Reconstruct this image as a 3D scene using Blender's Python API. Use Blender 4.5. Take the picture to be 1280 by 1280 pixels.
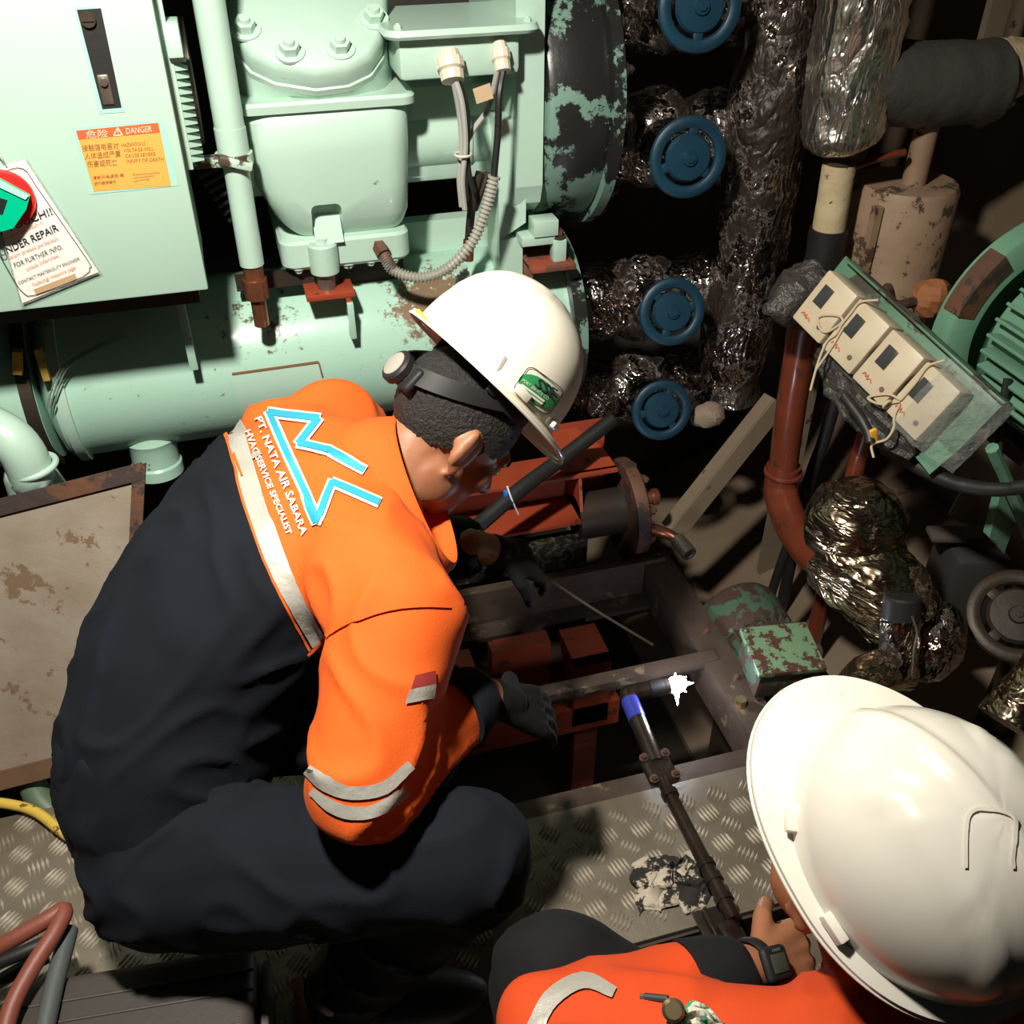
import bpy, bmesh, math, random
import numpy as np
from math import sin, cos, pi, radians
from mathutils import Vector, Matrix, noise
from mathutils.bvhtree import BVHTree

for o in list(bpy.data.objects): bpy.data.objects.remove(o)
scn = bpy.context.scene
COL = scn.collection
random.seed(7)

# ------------------------------------------------------------------ camera, world, light, exposure
FPX, PITCH, YAW, CAMH = 1232.0, radians(36.5), radians(16.0), 1.55
FW = Vector((sin(YAW)*cos(PITCH), cos(YAW)*cos(PITCH), -sin(PITCH)))
RT = Vector((cos(YAW), -sin(YAW), 0))
UPV = RT.cross(FW)
CAM = Vector((0, 0, CAMH))
cd = bpy.data.cameras.new('camera'); cam = bpy.data.objects.new('camera', cd); COL.objects.link(cam)
cd.sensor_width = 36; cd.sensor_fit = 'HORIZONTAL'; cd.lens = 36*FPX/1280; cd.clip_start = .02
cam.matrix_world = Matrix((( RT.x, UPV.x, -FW.x, 0), (RT.y, UPV.y, -FW.y, 0), (RT.z, UPV.z, -FW.z, CAMH), (0, 0, 0, 1)))
scn.camera = cam

w = bpy.data.worlds.new('world'); scn.world = w; w.use_nodes = True
w.node_tree.nodes['Background'].inputs[0].default_value = (.75, .85, 1, 1)
w.node_tree.nodes['Background'].inputs[1].default_value = .006

def lamp(name, kind, loc, target, power, color, size, spot=None, blend=.6):
    l = bpy.data.lights.new(name, kind); l.energy = power; l.color = color
    if kind == 'AREA': l.shape = 'DISK'; l.size = size
    else: l.shadow_soft_size = size
    if spot: l.spot_size = radians(spot); l.spot_blend = blend
    o = bpy.data.objects.new(name, l); COL.objects.link(o); o.location = loc
    o.rotation_euler = (Vector(target)-Vector(loc)).to_track_quat('-Z', 'Y').to_euler()
    return o
lamp('work_lamp', 'SPOT', (-.20, .72, 2.10), (.14, 1.40, .72), 255, (1, .95, .84), .06, 120, 1.0)
vs = scn.view_settings
scn.display_settings.display_device = 'sRGB'
vs.view_transform = 'Standard'; vs.look = 'None'; vs.exposure = 0; vs.gamma = 1; vs.use_curve_mapping = False

# ------------------------------------------------------------------ pixel -> place helpers (1280 x 1280)
def ray(x, y): return FW + RT*((x-640)/FPX) - UPV*((y-640)/FPX)
def pZ(x, y, z): d = ray(x, y); return CAM + d*((z-CAMH)/d.z)
def pY(x, y, v): d = ray(x, y); return CAM + d*(v/d.y)
def pX(x, y, v): d = ray(x, y); return CAM + d*(v/d.x)
def pD(x, y, v): return CAM + ray(x, y)*v
def cf(x, y, t): return (RT*x - UPV*y - FW*t).normalized()      # right, down, towards the viewer
def to_px(p):
    v = Vector(p)-CAM; q = v.dot(FW); return 640+FPX*v.dot(RT)/q, 640-FPX*v.dot(UPV)/q

# ------------------------------------------------------------------ materials
MATS = {}
def mat(name, col, rough=.5, metal=0., var=None, bump=None, chips=None, chips2=None, spec=.5, coat=0, stretch=(1, 1, 1), emit=None, alpha=None, sheen=0):
    """var=(colour, scale, amount)  bump=(scale, strength)  chips=(colour, scale, threshold, rough)"""
    if name in MATS: return MATS[name]
    m = bpy.data.materials.new(name); m.use_nodes = True
    nt = m.node_tree; N = nt.nodes; L = nt.links; b = N['Principled BSDF']
    b.inputs['Roughness'].default_value = rough; b.inputs['Metallic'].default_value = metal
    b.inputs['Specular IOR Level'].default_value = spec; b.inputs['Coat Weight'].default_value = coat
    b.inputs['Coat Roughness'].default_value = .12; b.inputs['Sheen Weight'].default_value = sheen
    tc = N.new('ShaderNodeTexCoord'); mp = N.new('ShaderNodeMapping'); mp.inputs['Scale'].default_value = stretch
    L.new(tc.outputs['Object'], mp.inputs['Vector'])
    def nz(scale, detail=5, rgh=.6, kind='ShaderNodeTexNoise'):
        n = N.new(kind); n.inputs['Scale'].default_value = scale
        if 'Detail' in n.inputs: n.inputs['Detail'].default_value = detail; n.inputs['Roughness'].default_value = rgh
        L.new(mp.outputs['Vector'], n.inputs['Vector']); return n
    rgb = N.new('ShaderNodeRGB'); rgb.outputs[0].default_value = (*col, 1); cur = rgb.outputs[0]
    def mix(fac, a, c):
        mx = N.new('ShaderNodeMix'); mx.data_type = 'RGBA'; L.new(fac, mx.inputs[0]); L.new(a, mx.inputs[6]); mx.inputs[7].default_value = (*c, 1); return mx.outputs[2]
    def ramp(src, lo, hi, amt=1):
        r = N.new('ShaderNodeMapRange'); L.new(src, r.inputs[0]); r.inputs[1].default_value = lo; r.inputs[2].default_value = hi; r.inputs[4].default_value = amt; return r.outputs[0]
    if var: cur = mix(ramp(nz(var[1]).outputs[0], .35, .7, var[2]), cur, var[0])
    ro = None
    for c in (chips, chips2):
        if not c: continue
        f = ramp(nz(c[1], 7, .68).outputs[0], c[2]-.055, c[2]-.03); cur = mix(f, cur, c[0])
        if len(c) > 3:
            r = N.new('ShaderNodeMapRange'); L.new(f, r.inputs[0]); r.inputs[3].default_value = rough; r.inputs[4].default_value = c[3]; L.new(r.outputs[0], b.inputs['Roughness'])
            if metal:
                q = N.new('ShaderNodeMapRange'); L.new(f, q.inputs[0]); q.inputs[3].default_value = metal; q.inputs[4].default_value = 0; L.new(q.outputs[0], b.inputs['Metallic'])
    L.new(cur, b.inputs['Base Color'])
    if bump:
        bp = N.new('ShaderNodeBump'); bp.inputs['Strength'].default_value = bump[1]; bp.inputs['Distance'].default_value = bump[2] if len(bump) > 2 else .004
        L.new(nz(bump[0], 6, .6).outputs[0], bp.inputs['Height']); L.new(bp.outputs[0], b.inputs['Normal'])
    if emit: b.inputs['Emission Color'].default_value = (*emit[0], 1); b.inputs['Emission Strength'].default_value = emit[1]
    if alpha is not None: b.inputs['Alpha'].default_value = alpha
    MATS[name] = m; return m

def foil_mat(name, col, rough=.22, scale=20, strength=1.0, dirt=(.03, .02, .012), dthr=.60, stretch=(1.6, 1.6, .55)):
    """crinkled metal tape: long ridged creases plus small crumples, brown grime in patches"""
    m = mat(name, col, rough, 1.0, chips=(dirt, 7, dthr+.055, .5))
    nt = m.node_tree; N = nt.nodes; L = nt.links; b = N['Principled BSDF']
    tc = N.new('ShaderNodeTexCoord'); mp = N.new('ShaderNodeMapping'); mp.inputs['Scale'].default_value = stretch; mp.inputs['Rotation'].default_value = (.3, .35, 0)
    L.new(tc.outputs['Object'], mp.inputs['Vector'])
    def rid(sc, dist):
        n = N.new('ShaderNodeTexNoise'); n.inputs['Scale'].default_value = sc; n.inputs['Detail'].default_value = 2.5; n.inputs['Distortion'].default_value = dist; L.new(mp.outputs['Vector'], n.inputs['Vector'])
        a = N.new('ShaderNodeMath'); a.operation = 'SUBTRACT'; a.inputs[1].default_value = .5; L.new(n.outputs[0], a.inputs[0]); c = N.new('ShaderNodeMath'); c.operation = 'ABSOLUTE'; L.new(a.outputs[0], c.inputs[0]); return c.outputs[0]
    r1, r2 = rid(scale, 1.2), rid(scale*2.7, .8)
    ad = N.new('ShaderNodeMath'); ad.operation = 'MULTIPLY_ADD'; ad.inputs[1].default_value = .45; L.new(r2, ad.inputs[0]); L.new(r1, ad.inputs[2])
    bp = N.new('ShaderNodeBump'); bp.inputs['Strength'].default_value = strength; bp.inputs['Distance'].default_value = .03
    L.new(ad.outputs[0], bp.inputs['Height']); L.new(bp.outputs[0], b.inputs['Normal'])
    return m

RUST = (.10, .028, .012)
GREEN = mat('mint_paint', (.44, .60, .51), .34, var=((.37, .54, .44), 3.5, .6), bump=(55, .12), chips=((.16, .20, .13), 9, .735, .6), coat=.3)
GREENC = mat('mint_cabinet_paint', (.41, .59, .49), .42, var=((.37, .54, .44), 2, .5), bump=(120, .04), chips=((.25, .30, .22), 30, .80, .6))
GREENV = mat('mint_vessel_paint', (.40, .62, .51), .3, var=((.34, .55, .43), 3, .6), bump=(40, .15), chips=((.20, .16, .10), 6, .70, .65), chips2=((.09, .07, .05), 38, .73, .7), coat=.25)
GREENM = mat('motor_green_paint', (.15, .31, .21), .4, var=((.11, .235, .155), 7, .8), bump=(60, .2), chips=((.07, .045, .022), 12, .66, .7))
GREENO = mat('flaking_green_paint', (.055, .11, .07), .45, var=((.04, .075, .05), 9, .8), bump=(50, .4), chips=((.045, .022, .014), 19, .54, .75))  # flaking paint, base darkened to carry the shade over the pump motor
PEEL = mat('peeled_dark_drum', (.16, .27, .22), .5, var=((.12, .21, .17), 6, .6), bump=(30, .3), chips=((.016, .016, .016), 8, .525, .35))
def stain(m, spots):
    nt = m.node_tree; N = nt.nodes; L = nt.links; b = N['Principled BSDF']; src = b.inputs['Base Color'].links[0].from_socket
    tc = N.new('ShaderNodeTexCoord'); nz = N.new('ShaderNodeTexNoise'); nz.inputs['Scale'].default_value = 38; nz.inputs['Detail'].default_value = 6; nz.inputs['Roughness'].default_value = .7; L.new(tc.outputs['Object'], nz.inputs['Vector'])
    for c, r, colr, k in spots:
        d = N.new('ShaderNodeVectorMath'); d.operation = 'DISTANCE'; L.new(tc.outputs['Object'], d.inputs[0]); d.inputs[1].default_value = c
        q = N.new('ShaderNodeMapRange'); L.new(d.outputs['Value'], q.inputs[0]); q.inputs[1].default_value = 0; q.inputs[2].default_value = r; q.inputs[3].default_value = k; q.inputs[4].default_value = 0
        s_ = N.new('ShaderNodeMath'); s_.operation = 'ADD'; L.new(nz.outputs[0], s_.inputs[0]); L.new(q.outputs[0], s_.inputs[1])
        f = N.new('ShaderNodeMapRange'); L.new(s_.outputs[0], f.inputs[0]); f.inputs[1].default_value = .66; f.inputs[2].default_value = .74
        mx = N.new('ShaderNodeMix'); mx.data_type = 'RGBA'; L.new(f.outputs[0], mx.inputs[0]); L.new(src, mx.inputs[6]); mx.inputs[7].default_value = (*colr, 1); src = mx.outputs[2]
    L.new(src, b.inputs['Base Color'])
VO = Vector((.1, 2.12, .322))
stain(GREENV, [(tuple(pY(330, 385, 1.96)-VO), .16, (.07, .06, .045), .22), (tuple(pY(545, 380, 2.0)-VO), .15, (.20, .13, .08), .42), (tuple(pY(345, 440, 1.93)-VO), .05, (.15, .10, .06), .30)])
BLACK = mat('black_rubber', (.012, .012, .012), .5, bump=(80, .1))
DARK = mat('dark_grimy_steel', (.035, .03, .026), .5, .4, var=((.06, .035, .02), 8, .8), bump=(30, .3))
STEEL = mat('dull_steel', (.30, .28, .25), .38, .8, var=((.16, .10, .06), 14, .7), bump=(60, .15))
ROD = mat('dark_oily_steel', (.09, .075, .06), .3, .8, var=((.05, .02, .012), 16, .8), bump=(40, .2))
RUSTM = mat('rusty_steel', (.09, .045, .028), .65, .2, var=((.16, .06, .025), 9, .9), bump=(45, .5), chips=((.035, .022, .018), 12, .56, .7))
HATCH = mat('worn_hatch_steel', (.085, .062, .046), .5, .3, var=((.05, .03, .022), 10, .9), bump=(35, .4), chips=((.12, .088, .05), 13, .65, .6))
REDOX = mat('red_oxide_paint', (.33, .055, .022), .38, var=((.22, .035, .014), 7, .8), bump=(50, .15), chips=((.06, .02, .012), 16, .68, .7))
REDP = mat('red_brown_pipe_paint', (.17, .036, .017), .32, var=((.10, .022, .011), 9, .8), bump=(40, .25), chips=((.05, .022, .014), 14, .66, .6), coat=.3)
BLUE = mat('blue_handwheel_paint', (.006, .038, .066), .42, var=((.004, .022, .04), 9, .8), bump=(60, .15), chips=((.02, .02, .02), 22, .7, .7))
FOIL = foil_mat('silver_foil_wrap', (.85, .80, .72), .28, 8, .9, (.05, .04, .03), .70, (1.7, 1.7, .45))
FOILD = foil_mat('dull_foil_wrap', (.36, .31, .28), .17, 9, 1, (.02, .013, .009), .49, (1.2, 1.2, .8))
FOILB = foil_mat('bronze_foil_wrap', (.36, .28, .19), .22, 7.5, 1, (.03, .016, .009), .55, (.6, .6, 1.9))
TAPE = mat('grey_wrap_tape', (.085, .08, .07), .5, .25, var=((.05, .06, .05), 8, .8), bump=(18, .6, .01))
TAN = mat('tan_grimy_paint', (.30, .20, .13), .6, var=((.20, .12, .075), 8, .8), bump=(40, .3), chips=((.06, .034, .02), 16, .615, .8))
CREAM = mat('cream_insulation', (.55, .45, .28), .75, var=((.40, .30, .17), 14, .8), bump=(50, .5), chips=((.10, .06, .03), 22, .69, .8))
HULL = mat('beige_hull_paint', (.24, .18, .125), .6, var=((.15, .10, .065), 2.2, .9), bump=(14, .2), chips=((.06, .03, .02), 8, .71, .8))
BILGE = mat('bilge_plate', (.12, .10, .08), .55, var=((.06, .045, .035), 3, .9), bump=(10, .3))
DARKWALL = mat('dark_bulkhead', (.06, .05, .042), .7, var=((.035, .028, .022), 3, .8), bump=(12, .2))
BAR = mat('dirty_flat_bar', (.19, .15, .105), .55, var=((.17, .12, .075), 9, .8), bump=(40, .3), chips=((.05, .02, .012), 14, .68, .8))
PLATE = mat('lifted_plate_underside', (.28, .235, .185), .65, var=((.19, .145, .10), 5, 1), bump=(40, .3), chips=((.16, .10, .06), 16, .645, .8), chips2=((.10, .04, .02), 5, .70, .8))
CHECK = mat('checker_plate_metal', (.21, .18, .14), .42, .35, var=((.14, .11, .075), 7, .9), bump=(60, .2), chips=((.10, .07, .04), 16, .70, .7))
TREAD = mat('tread_bar_metal', (.66, .60, .50), .35, .15, var=((.20, .16, .11), 12, .8))  # pale colour stands in for lamp highlights on the wear-polished bars
FLOORB = mat('floor_frame_steel', (.05, .035, .026), .6, .2, bump=(20, .3))
WHITEH = mat('ivory_helmet_shell', (.80, .75, .64), .3, var=((.72, .65, .51), 7, .6), chips=((.45, .36, .25), 22, .735, .5), coat=.25)
WHITEH2 = mat('white_helmet_shell', (.74, .70, .62), .24, var=((.68, .62, .52), 6, .5), chips=((.60, .52, .38), 11, .76, .4), coat=.35)
NAVY = mat('navy_twill', (.006, .0078, .0125), .9, var=((.004, .005, .008), 6, .6), bump=(320, .25, .002), spec=.18)
BLACKC = mat('black_cloth', (.007, .0075, .009), .9, bump=(260, .25, .002), spec=.25)
ORANGE = mat('orange_twill', (.68, .094, .002), .85, var=((.58, .074, .002), 9, .6), bump=(280, .25, .002))
ORANGE2 = mat('deep_orange_twill', (.60, .056, .003), .85, var=((.50, .042, .002), 9, .6), bump=(280, .25, .002))
REFL = mat('reflective_tape', (.40, .38, .34), .45, .25, var=((.38, .36, .31), 14, .8), bump=(50, .5, .004))
CYAN = mat('cyan_embroidery', (.015, .29, .42), .6, bump=(400, .5, .002))
WHTH = mat('white_thread', (.74, .66, .58), .7, bump=(400, .4, .002))
SKIN = mat('brown_skin', (.32, .135, .065), .5, var=((.26, .10, .05), 12, .6), bump=(140, .1, .002))
HAIR = mat('short_black_hair', (.008, .007, .006), .6, var=((.022, .018, .015), 130, .6), bump=(170, 1.0, .006))
GLOVE = mat('black_knit_glove', (.007, .0065, .007), .85, bump=(300, .4, .002), spec=.2)
HARNESS = mat('black_plastic', (.012, .012, .013), .55, spec=.3)
GREYP = mat('grey_plastic_cap', (.30, .27, .23), .5)
PAPER = mat('laminated_paper', (.78, .73, .66), .25, coat=.4)
INK = mat('black_ink', (.03, .03, .035), .6)
REDINK = mat('red_ink', (.62, .17, .10), .6)
TANINK = mat('tan_label', (.45, .30, .16), .6)
STK = mat('yellow_orange_sticker', (.70, .31, .055), .5, var=((.70, .36, .09), 8, .5))
STKR = mat('red_sticker_band', (.75, .10, .03), .5, chips=((.80, .5, .3), 40, .72))
STKINK = mat('sticker_ink', (.20, .09, .03), .6)
STKW = mat('sticker_pale_ink', (.85, .55, .38), .6)
OLDPAINT = mat('older_teal_paint', (.30, .55, .47), .5)
BADGEG = mat('green_badge', (.03, .27, .085), .35, coat=.4)
BADGEW = mat('badge_white', (.68, .68, .58), .35, coat=.4)
YELLOW = mat('yellow_label', (.80, .62, .04), .5)
REDPL = mat('red_plastic', (.72, .015, .015), .3)
GREENPL = mat('green_plastic', (.0, .42, .22), .28)
BOXW = mat('ivory_switch_housing', (.55, .46, .33), .45, var=((.42, .33, .22), 9, .8), chips=((.22, .14, .08), 12, .70))
SCREEN = mat('dark_scale_window', (.04, .042, .04), .25)
STRING = mat('cotton_string', (.50, .40, .27), .9)
COPPER = mat('copper_joint', (.42, .17, .09), .35, .8, var=((.2, .06, .03), 20, .8))
CASE = mat('dark_brown_case', (.050, .042, .037), .55, bump=(120, .15))
HOSER = mat('red_rubber_hose', (.20, .055, .035), .5, bump=(60, .2))
HOSEG = mat('grey_rubber_hose', (.075, .085, .085), .5, bump=(60, .2))
HOSEY = mat('yellow_hose', (.60, .40, .06), .5, chips=((.12, .08, .02), 24, .66))
CABLEG = mat('grey_cable', (.34, .34, .31), .45)
CONDUIT = mat('grey_conduit', (.42, .40, .35), .4, .3)
IVORYP = mat('ivory_nylon', (.62, .56, .44), .45)
RAGW = mat('dirty_white_rag', (.50, .44, .35), .9, var=((.35, .28, .2), 20, .8), chips=((.02, .018, .016), 26, .53, .9), bump=(90, .6, .004))
BLUEC = mat('blue_clip', (.02, .15, .55), .4)
WHITEC = mat('white_cable_tie', (.85, .85, .85), .4)
BTAPE = mat('blue_tape', (.04, .05, .36), .3)
LED = mat('torch_lens_and_glare', (1, 1, 1), .5, emit=((.85, .9, 1), 28))
FILM = mat('clear_plastic_film', (.45, .48, .44), .12, bump=(30, 1, .02), alpha=.22, spec=.9)
FILMD = mat('dusty_plastic_bag', (.05, .045, .04), .3, bump=(14, 1, .03))
PATCH = mat('green_patterned_cloth', (.60, .58, .46), .8, chips=((.03, .28, .14), 60, .54))
BRASS = mat('brass_cap', (.50, .40, .22), .3, .9)

# ------------------------------------------------------------------ mesh builder
OFFS = {}
def frame(z, x=None):
    z = Vector(z).normalized()
    x = Vector(x) if x is not None else (Vector((1, 0, 0)) if abs(z.x) < .9 else Vector((0, 1, 0)))
    x = (x - z*x.dot(z)).normalized()
    return x, z.cross(x), z
def smooth_path(pts, k=6):
    P = [Vector(p) for p in pts]
    if len(P) < 3: return P
    Q = [P[0]*2-P[1]] + P + [P[-1]*2-P[-2]]; out = []
    for i in range(1, len(Q)-2):
        a, b, c, d = Q[i-1:i+3]
        for j in range(k):
            t = j/k; out.append(.5*((2*b)+(c-a)*t+(2*a-5*b+4*c-d)*t*t+(3*b-a-3*c+d)*t**3))
    return out + [P[-1]]
class MB:
    def __init__(s): s.v = []; s.f = []; s.m = []
    def add(s, vs, fs, mi=0):
        n = len(s.v); s.v += [Vector(v) for v in vs]; s.f += [[i+n for i in f] for f in fs]; s.m += [mi]*len(fs); return s
    def box(s, c, size, M=None, bev=0, seg=2, mi=0):
        bm = bmesh.new(); bmesh.ops.create_cube(bm, size=1)
        for v in bm.verts: v.co = Vector((v.co.x*size[0], v.co.y*size[1], v.co.z*size[2]))
        if bev: bmesh.ops.bevel(bm, geom=bm.edges[:], offset=bev, segments=seg, affect='EDGES', profile=.5)
        bm.verts.index_update(); c = Vector(c)
        vs = [c + (M @ v.co if M else v.co) for v in bm.verts]; fs = [[v.index for v in f.verts] for f in bm.faces]; bm.free()
        return s.add(vs, fs, mi)
    def bx(s, a, b, bev=0, mi=0):
        a = Vector(a); b = Vector(b); return s.box((a+b)/2, [abs(q) for q in (b-a)], None, bev, 2, mi)
    def rings(s, rings, cap=True, closed=False, mi=0):
        n = len(rings[0]); vs = [p for r in rings for p in r]; fs = []
        R = len(rings)
        for i in range(R if closed else R-1):
            j = (i+1) % R
            for k in range(n): fs.append([i*n+k, i*n+(k+1) % n, j*n+(k+1) % n, j*n+k])
        if cap and not closed: fs.append(list(range(n))[::-1]); fs.append([(R-1)*n+k for k in range(n)])
        return s.add(vs, fs, mi)
    def lathe(s, prof, o, axis, n=28, cap=True, x=None, mi=0):
        X, Y, Z = frame(axis, x); o = Vector(o)
        return s.rings([[o+Z*h+(X*cos(2*pi*k/n)+Y*sin(2*pi*k/n))*r for k in range(n)] for r, h in prof], cap, mi=mi)
    def cyl(s, a, b, r, r1=None, n=20, bev=0, mi=0):
        a = Vector(a); b = Vector(b); h = (b-a).length; r1 = r if r1 is None else r1
        p = [(r, 0), (r1, h)] if not bev else [(r-bev, 0), (r, bev), (r1, h-bev), (r1-bev, h)]
        return s.lathe(p, a, b-a, n, mi=mi)
    def tube(s, pts, r, n=10, k=6, jit=0, mi=0, sm=True):
        P = smooth_path(pts, k) if sm else [Vector(p) for p in pts]; N = len(P); rings = []
        X = None
        for i, p in enumerate(P):
            t = (P[min(i+1, N-1)]-P[max(i-1, 0)]).normalized()
            if X is None: X, Yv, _ = frame(t)
            else:
                X = (X - t*X.dot(t)).normalized(); Yv = t.cross(X)
            rr = r(i/(N-1)) if callable(r) else r
            ring = []
            for q in range(n):
                a = 2*pi*q/n; g = rr
                if jit:
                    w_ = p+(X*cos(a)+Yv*sin(a))*rr
                    g = rr*(1+jit*(noise.noise(w_*22)*1.2+noise.noise(w_*60)*.8)+jit*random.uniform(-.12, .12))
                ring.append(p+(X*cos(a)+Yv*sin(a))*g)
            rings.append(ring)
        return s.rings(rings, mi=mi)
    def ell(s, c, A, n=20, m=12, jit=0, mi=0):
        """A = three axis vectors (with lengths)"""
        c = Vector(c); A = [Vector(a) for a in A]; rings = []
        for i in range(m+1):
            th = pi*(i+.0)/m; th = min(max(th, .02), pi-.02); ring = []
            for k in range(n):
                ph = 2*pi*k/n; d = A[0]*sin(th)*cos(ph)+A[1]*sin(th)*sin(ph)+A[2]*cos(th)
                if jit: d = d*(1+jit*(noise.noise((c+d)*22)*1.2+noise.noise((c+d)*60)*.8+random.uniform(-.12, .12)))
                ring.append(c+d)
            rings.append(ring)
        return s.rings(rings, mi=mi)
    def sph(s, c, r, **k): return s.ell(c, ((r, 0, 0), (0, r, 0), (0, 0, r)), **k)
    def prism(s, poly, vec, mi=0):
        P = [Vector(p) for p in poly]; v = Vector(vec); n = len(P)
        return s.add(P+[p+v for p in P], [list(range(n))[::-1], [n+i for i in range(n)]]+[[i, (i+1) % n, n+(i+1) % n, n+i] for i in range(n)], mi)
    def torus(s, c, axis, R, r, n=36, m=10, sq=1, mi=0):
        X, Y, Z = frame(axis); c = Vector(c)
        return s.rings([[c+(X*cos(a)+Y*sin(a))*(R+r*cos(b))+Z*r*sq*sin(b) for b in [2*pi*j/m for j in range(m)]] for a in [2*pi*i/n for i in range(n)]], closed=True, mi=mi)
    def mesh(s, name, mats, off=Vector((0, 0, 0)), smooth=35):
        me = bpy.data.meshes.new(name); me.from_pydata([v-off for v in s.v], [], s.f)
        bm = bmesh.new(); bm.from_mesh(me); bmesh.ops.recalc_face_normals(bm, faces=bm.faces[:]); bm.to_mesh(me); bm.free()
        for m_ in (mats if isinstance(mats, (list, tuple)) else [mats]): me.materials.append(m_)
        if any(s.m): me.polygons.foreach_set('material_index', s.m)
        if smooth:
            me.polygons.foreach_set('use_smooth', [True]*len(me.polygons)); me.set_sharp_from_angle(angle=radians(smooth))
        me.update(); return me
    def part(s, name, mats, parent, smooth=35, label=None, kind=None):
        off = OFFS[parent.name]; o = bpy.data.objects.new(name, s.mesh(name, mats, off, smooth)); COL.objects.link(o); o.parent = parent; OFFS[o.name] = off
        if label: o['label'] = label
        if kind: o['kind'] = kind
        return o
    def solo(s, name, mats, label=None, cat=None, group=None, kind=None, smooth=35):
        xs = [v.x for v in s.v]; ys = [v.y for v in s.v]; off = Vector(((min(xs)+max(xs))/2, (min(ys)+max(ys))/2, min(v.z for v in s.v)))
        o = bpy.data.objects.new(name, s.mesh(name, mats, off, smooth)); COL.objects.link(o); o.location = off; OFFS[o.name] = off
        tag(o, label, cat, group, kind); return o
def tag(o, label=None, cat=None, group=None, kind=None):
    for k, v in (('label', label), ('category', cat), ('group', group), ('kind', kind)):
        if v: o[k] = v
    return o
def thing(name, loc, label, cat, group=None):
    o = bpy.data.objects.new(name, None); COL.objects.link(o); o.location = loc; o.empty_display_size = .05; OFFS[o.name] = Vector(loc); return tag(o, label, cat, group)
def put(name, me, parent, loc, axis=(0, 0, 1), x=None, scale=1):
    """one more object on shared mesh data, its local z along axis"""
    X, Y, Z = frame(axis, x); o = bpy.data.objects.new(name, me); COL.objects.link(o); o.parent = parent
    l = Vector(loc)-OFFS[parent.name]; o.matrix_local = Matrix(((X.x, Y.x, Z.x, l.x), (X.y, Y.y, Z.y, l.y), (X.z, Y.z, Z.z, l.z), (0, 0, 0, 1))) @ Matrix.Scale(scale, 4)
    OFFS[o.name] = OFFS[parent.name]; return o
def bolt_mesh(name, m, r=.012, h=.014):
    b = MB(); b.cyl((0, 0, 0), (0, 0, h*.25), r*1.5, n=18); b.cyl((0, 0, h*.25), (0, 0, h), r, n=6); b.cyl((0, 0, h), (0, 0, h*1.35), r*.62, r*.5, n=12)
    return b.mesh(name, m, smooth=25)
BOLT_G = bolt_mesh('bolt_green', GREEN); BOLT_R = bolt_mesh('bolt_rust', RUSTM, .011, .016); BOLT_S = bolt_mesh('bolt_steel', STEEL, .005, .005); BOLT_D = bolt_mesh('bolt_dark', DARK, .012, .018)

# ---- flat print and cloth laid on surfaces
def bvh_of(*objs):
    V = []; Fc = []
    for o in objs:
        off = OFFS[o.name]; n = len(V); V += [v.co+off for v in o.data.vertices]; Fc += [[i+n for i in p.vertices] for p in o.data.polygons]
    return BVHTree.FromPolygons(V, Fc)
class Surf:
    def __init__(s, tree, dmax=9): s.t = tree; s.last = None
    def __call__(s, x, y, off):
        d = ray(x, y).normalized(); h = s.t.ray_cast(CAM, d)
        if h[0] is None:
            q = CAM+d*(s.last[0]-CAM).length if s.last else CAM+d*1.4
            co, nr, _, _ = s.t.find_nearest(q); return co+nr*off
        nrm = h[1] if h[1].dot(d) < 0 else -h[1]; s.last = (h[0], nrm); return h[0]+nrm*off
class Plane:
    def __init__(s, o, n): s.o = Vector(o); s.n = Vector(n).normalized()
    def __call__(s, x, y, off):
        d = ray(x, y); t = (s.o-CAM).dot(s.n)/d.dot(s.n); n = s.n if s.n.dot(d) < 0 else -s.n; return CAM+d*t+n*off
def ribbon(pts, wd, surf, off, step=6, mb=None, k=1):
    """strip of cloth/tape following a line on a surface; wd = width or list of widths"""
    mb = mb or MB(); P = smooth_path([Vector((*p, 0)) for p in pts], k) if k > 1 else [Vector((*p, 0)) for p in pts]
    Wd = wd if isinstance(wd, (list, tuple)) else [wd]*len(pts); Q = []; W = []
    for i in range(len(P)-1):
        n = max(1, int((P[i+1]-P[i]).length/step))
        for j in range(n):
            t = j/n; Q.append(P[i].lerp(P[i+1], t)); u = (i+t)/(len(P)-1)*(len(Wd)-1); a = min(int(u), len(Wd)-2); W.append(Wd[a]+(Wd[a+1]-Wd[a])*(u-a))
    Q.append(P[-1]); W.append(Wd[-1]); rows = []
    for i, q in enumerate(Q):
        a = (q-Q[max(i-1, 0)]).normalized() if i else None; b = (Q[min(i+1, len(Q)-1)]-q).normalized() if i < len(Q)-1 else None
        a = a or b; b = b or a; n1 = Vector((-a.y, a.x, 0)); n2 = Vector((-b.y, b.x, 0)); n = (n1+n2); n = n.normalized() if n.length > .1 else n1
        sc = 1/max(.45, n.dot(n1)); m_ = max(2, int(W[i]/6)+1); 
        rows.append([q+n*(W[i]*sc*(j/4-.5)) for j in range(5)])
    V = [surf(p.x, p.y, off) for r in rows for p in r]
    F_ = [[i*5+j, i*5+j+1, (i+1)*5+j+1, (i+1)*5+j] for i in range(len(rows)-1) for j in range(4)]
    mb.add(V, F_); return mb
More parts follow.
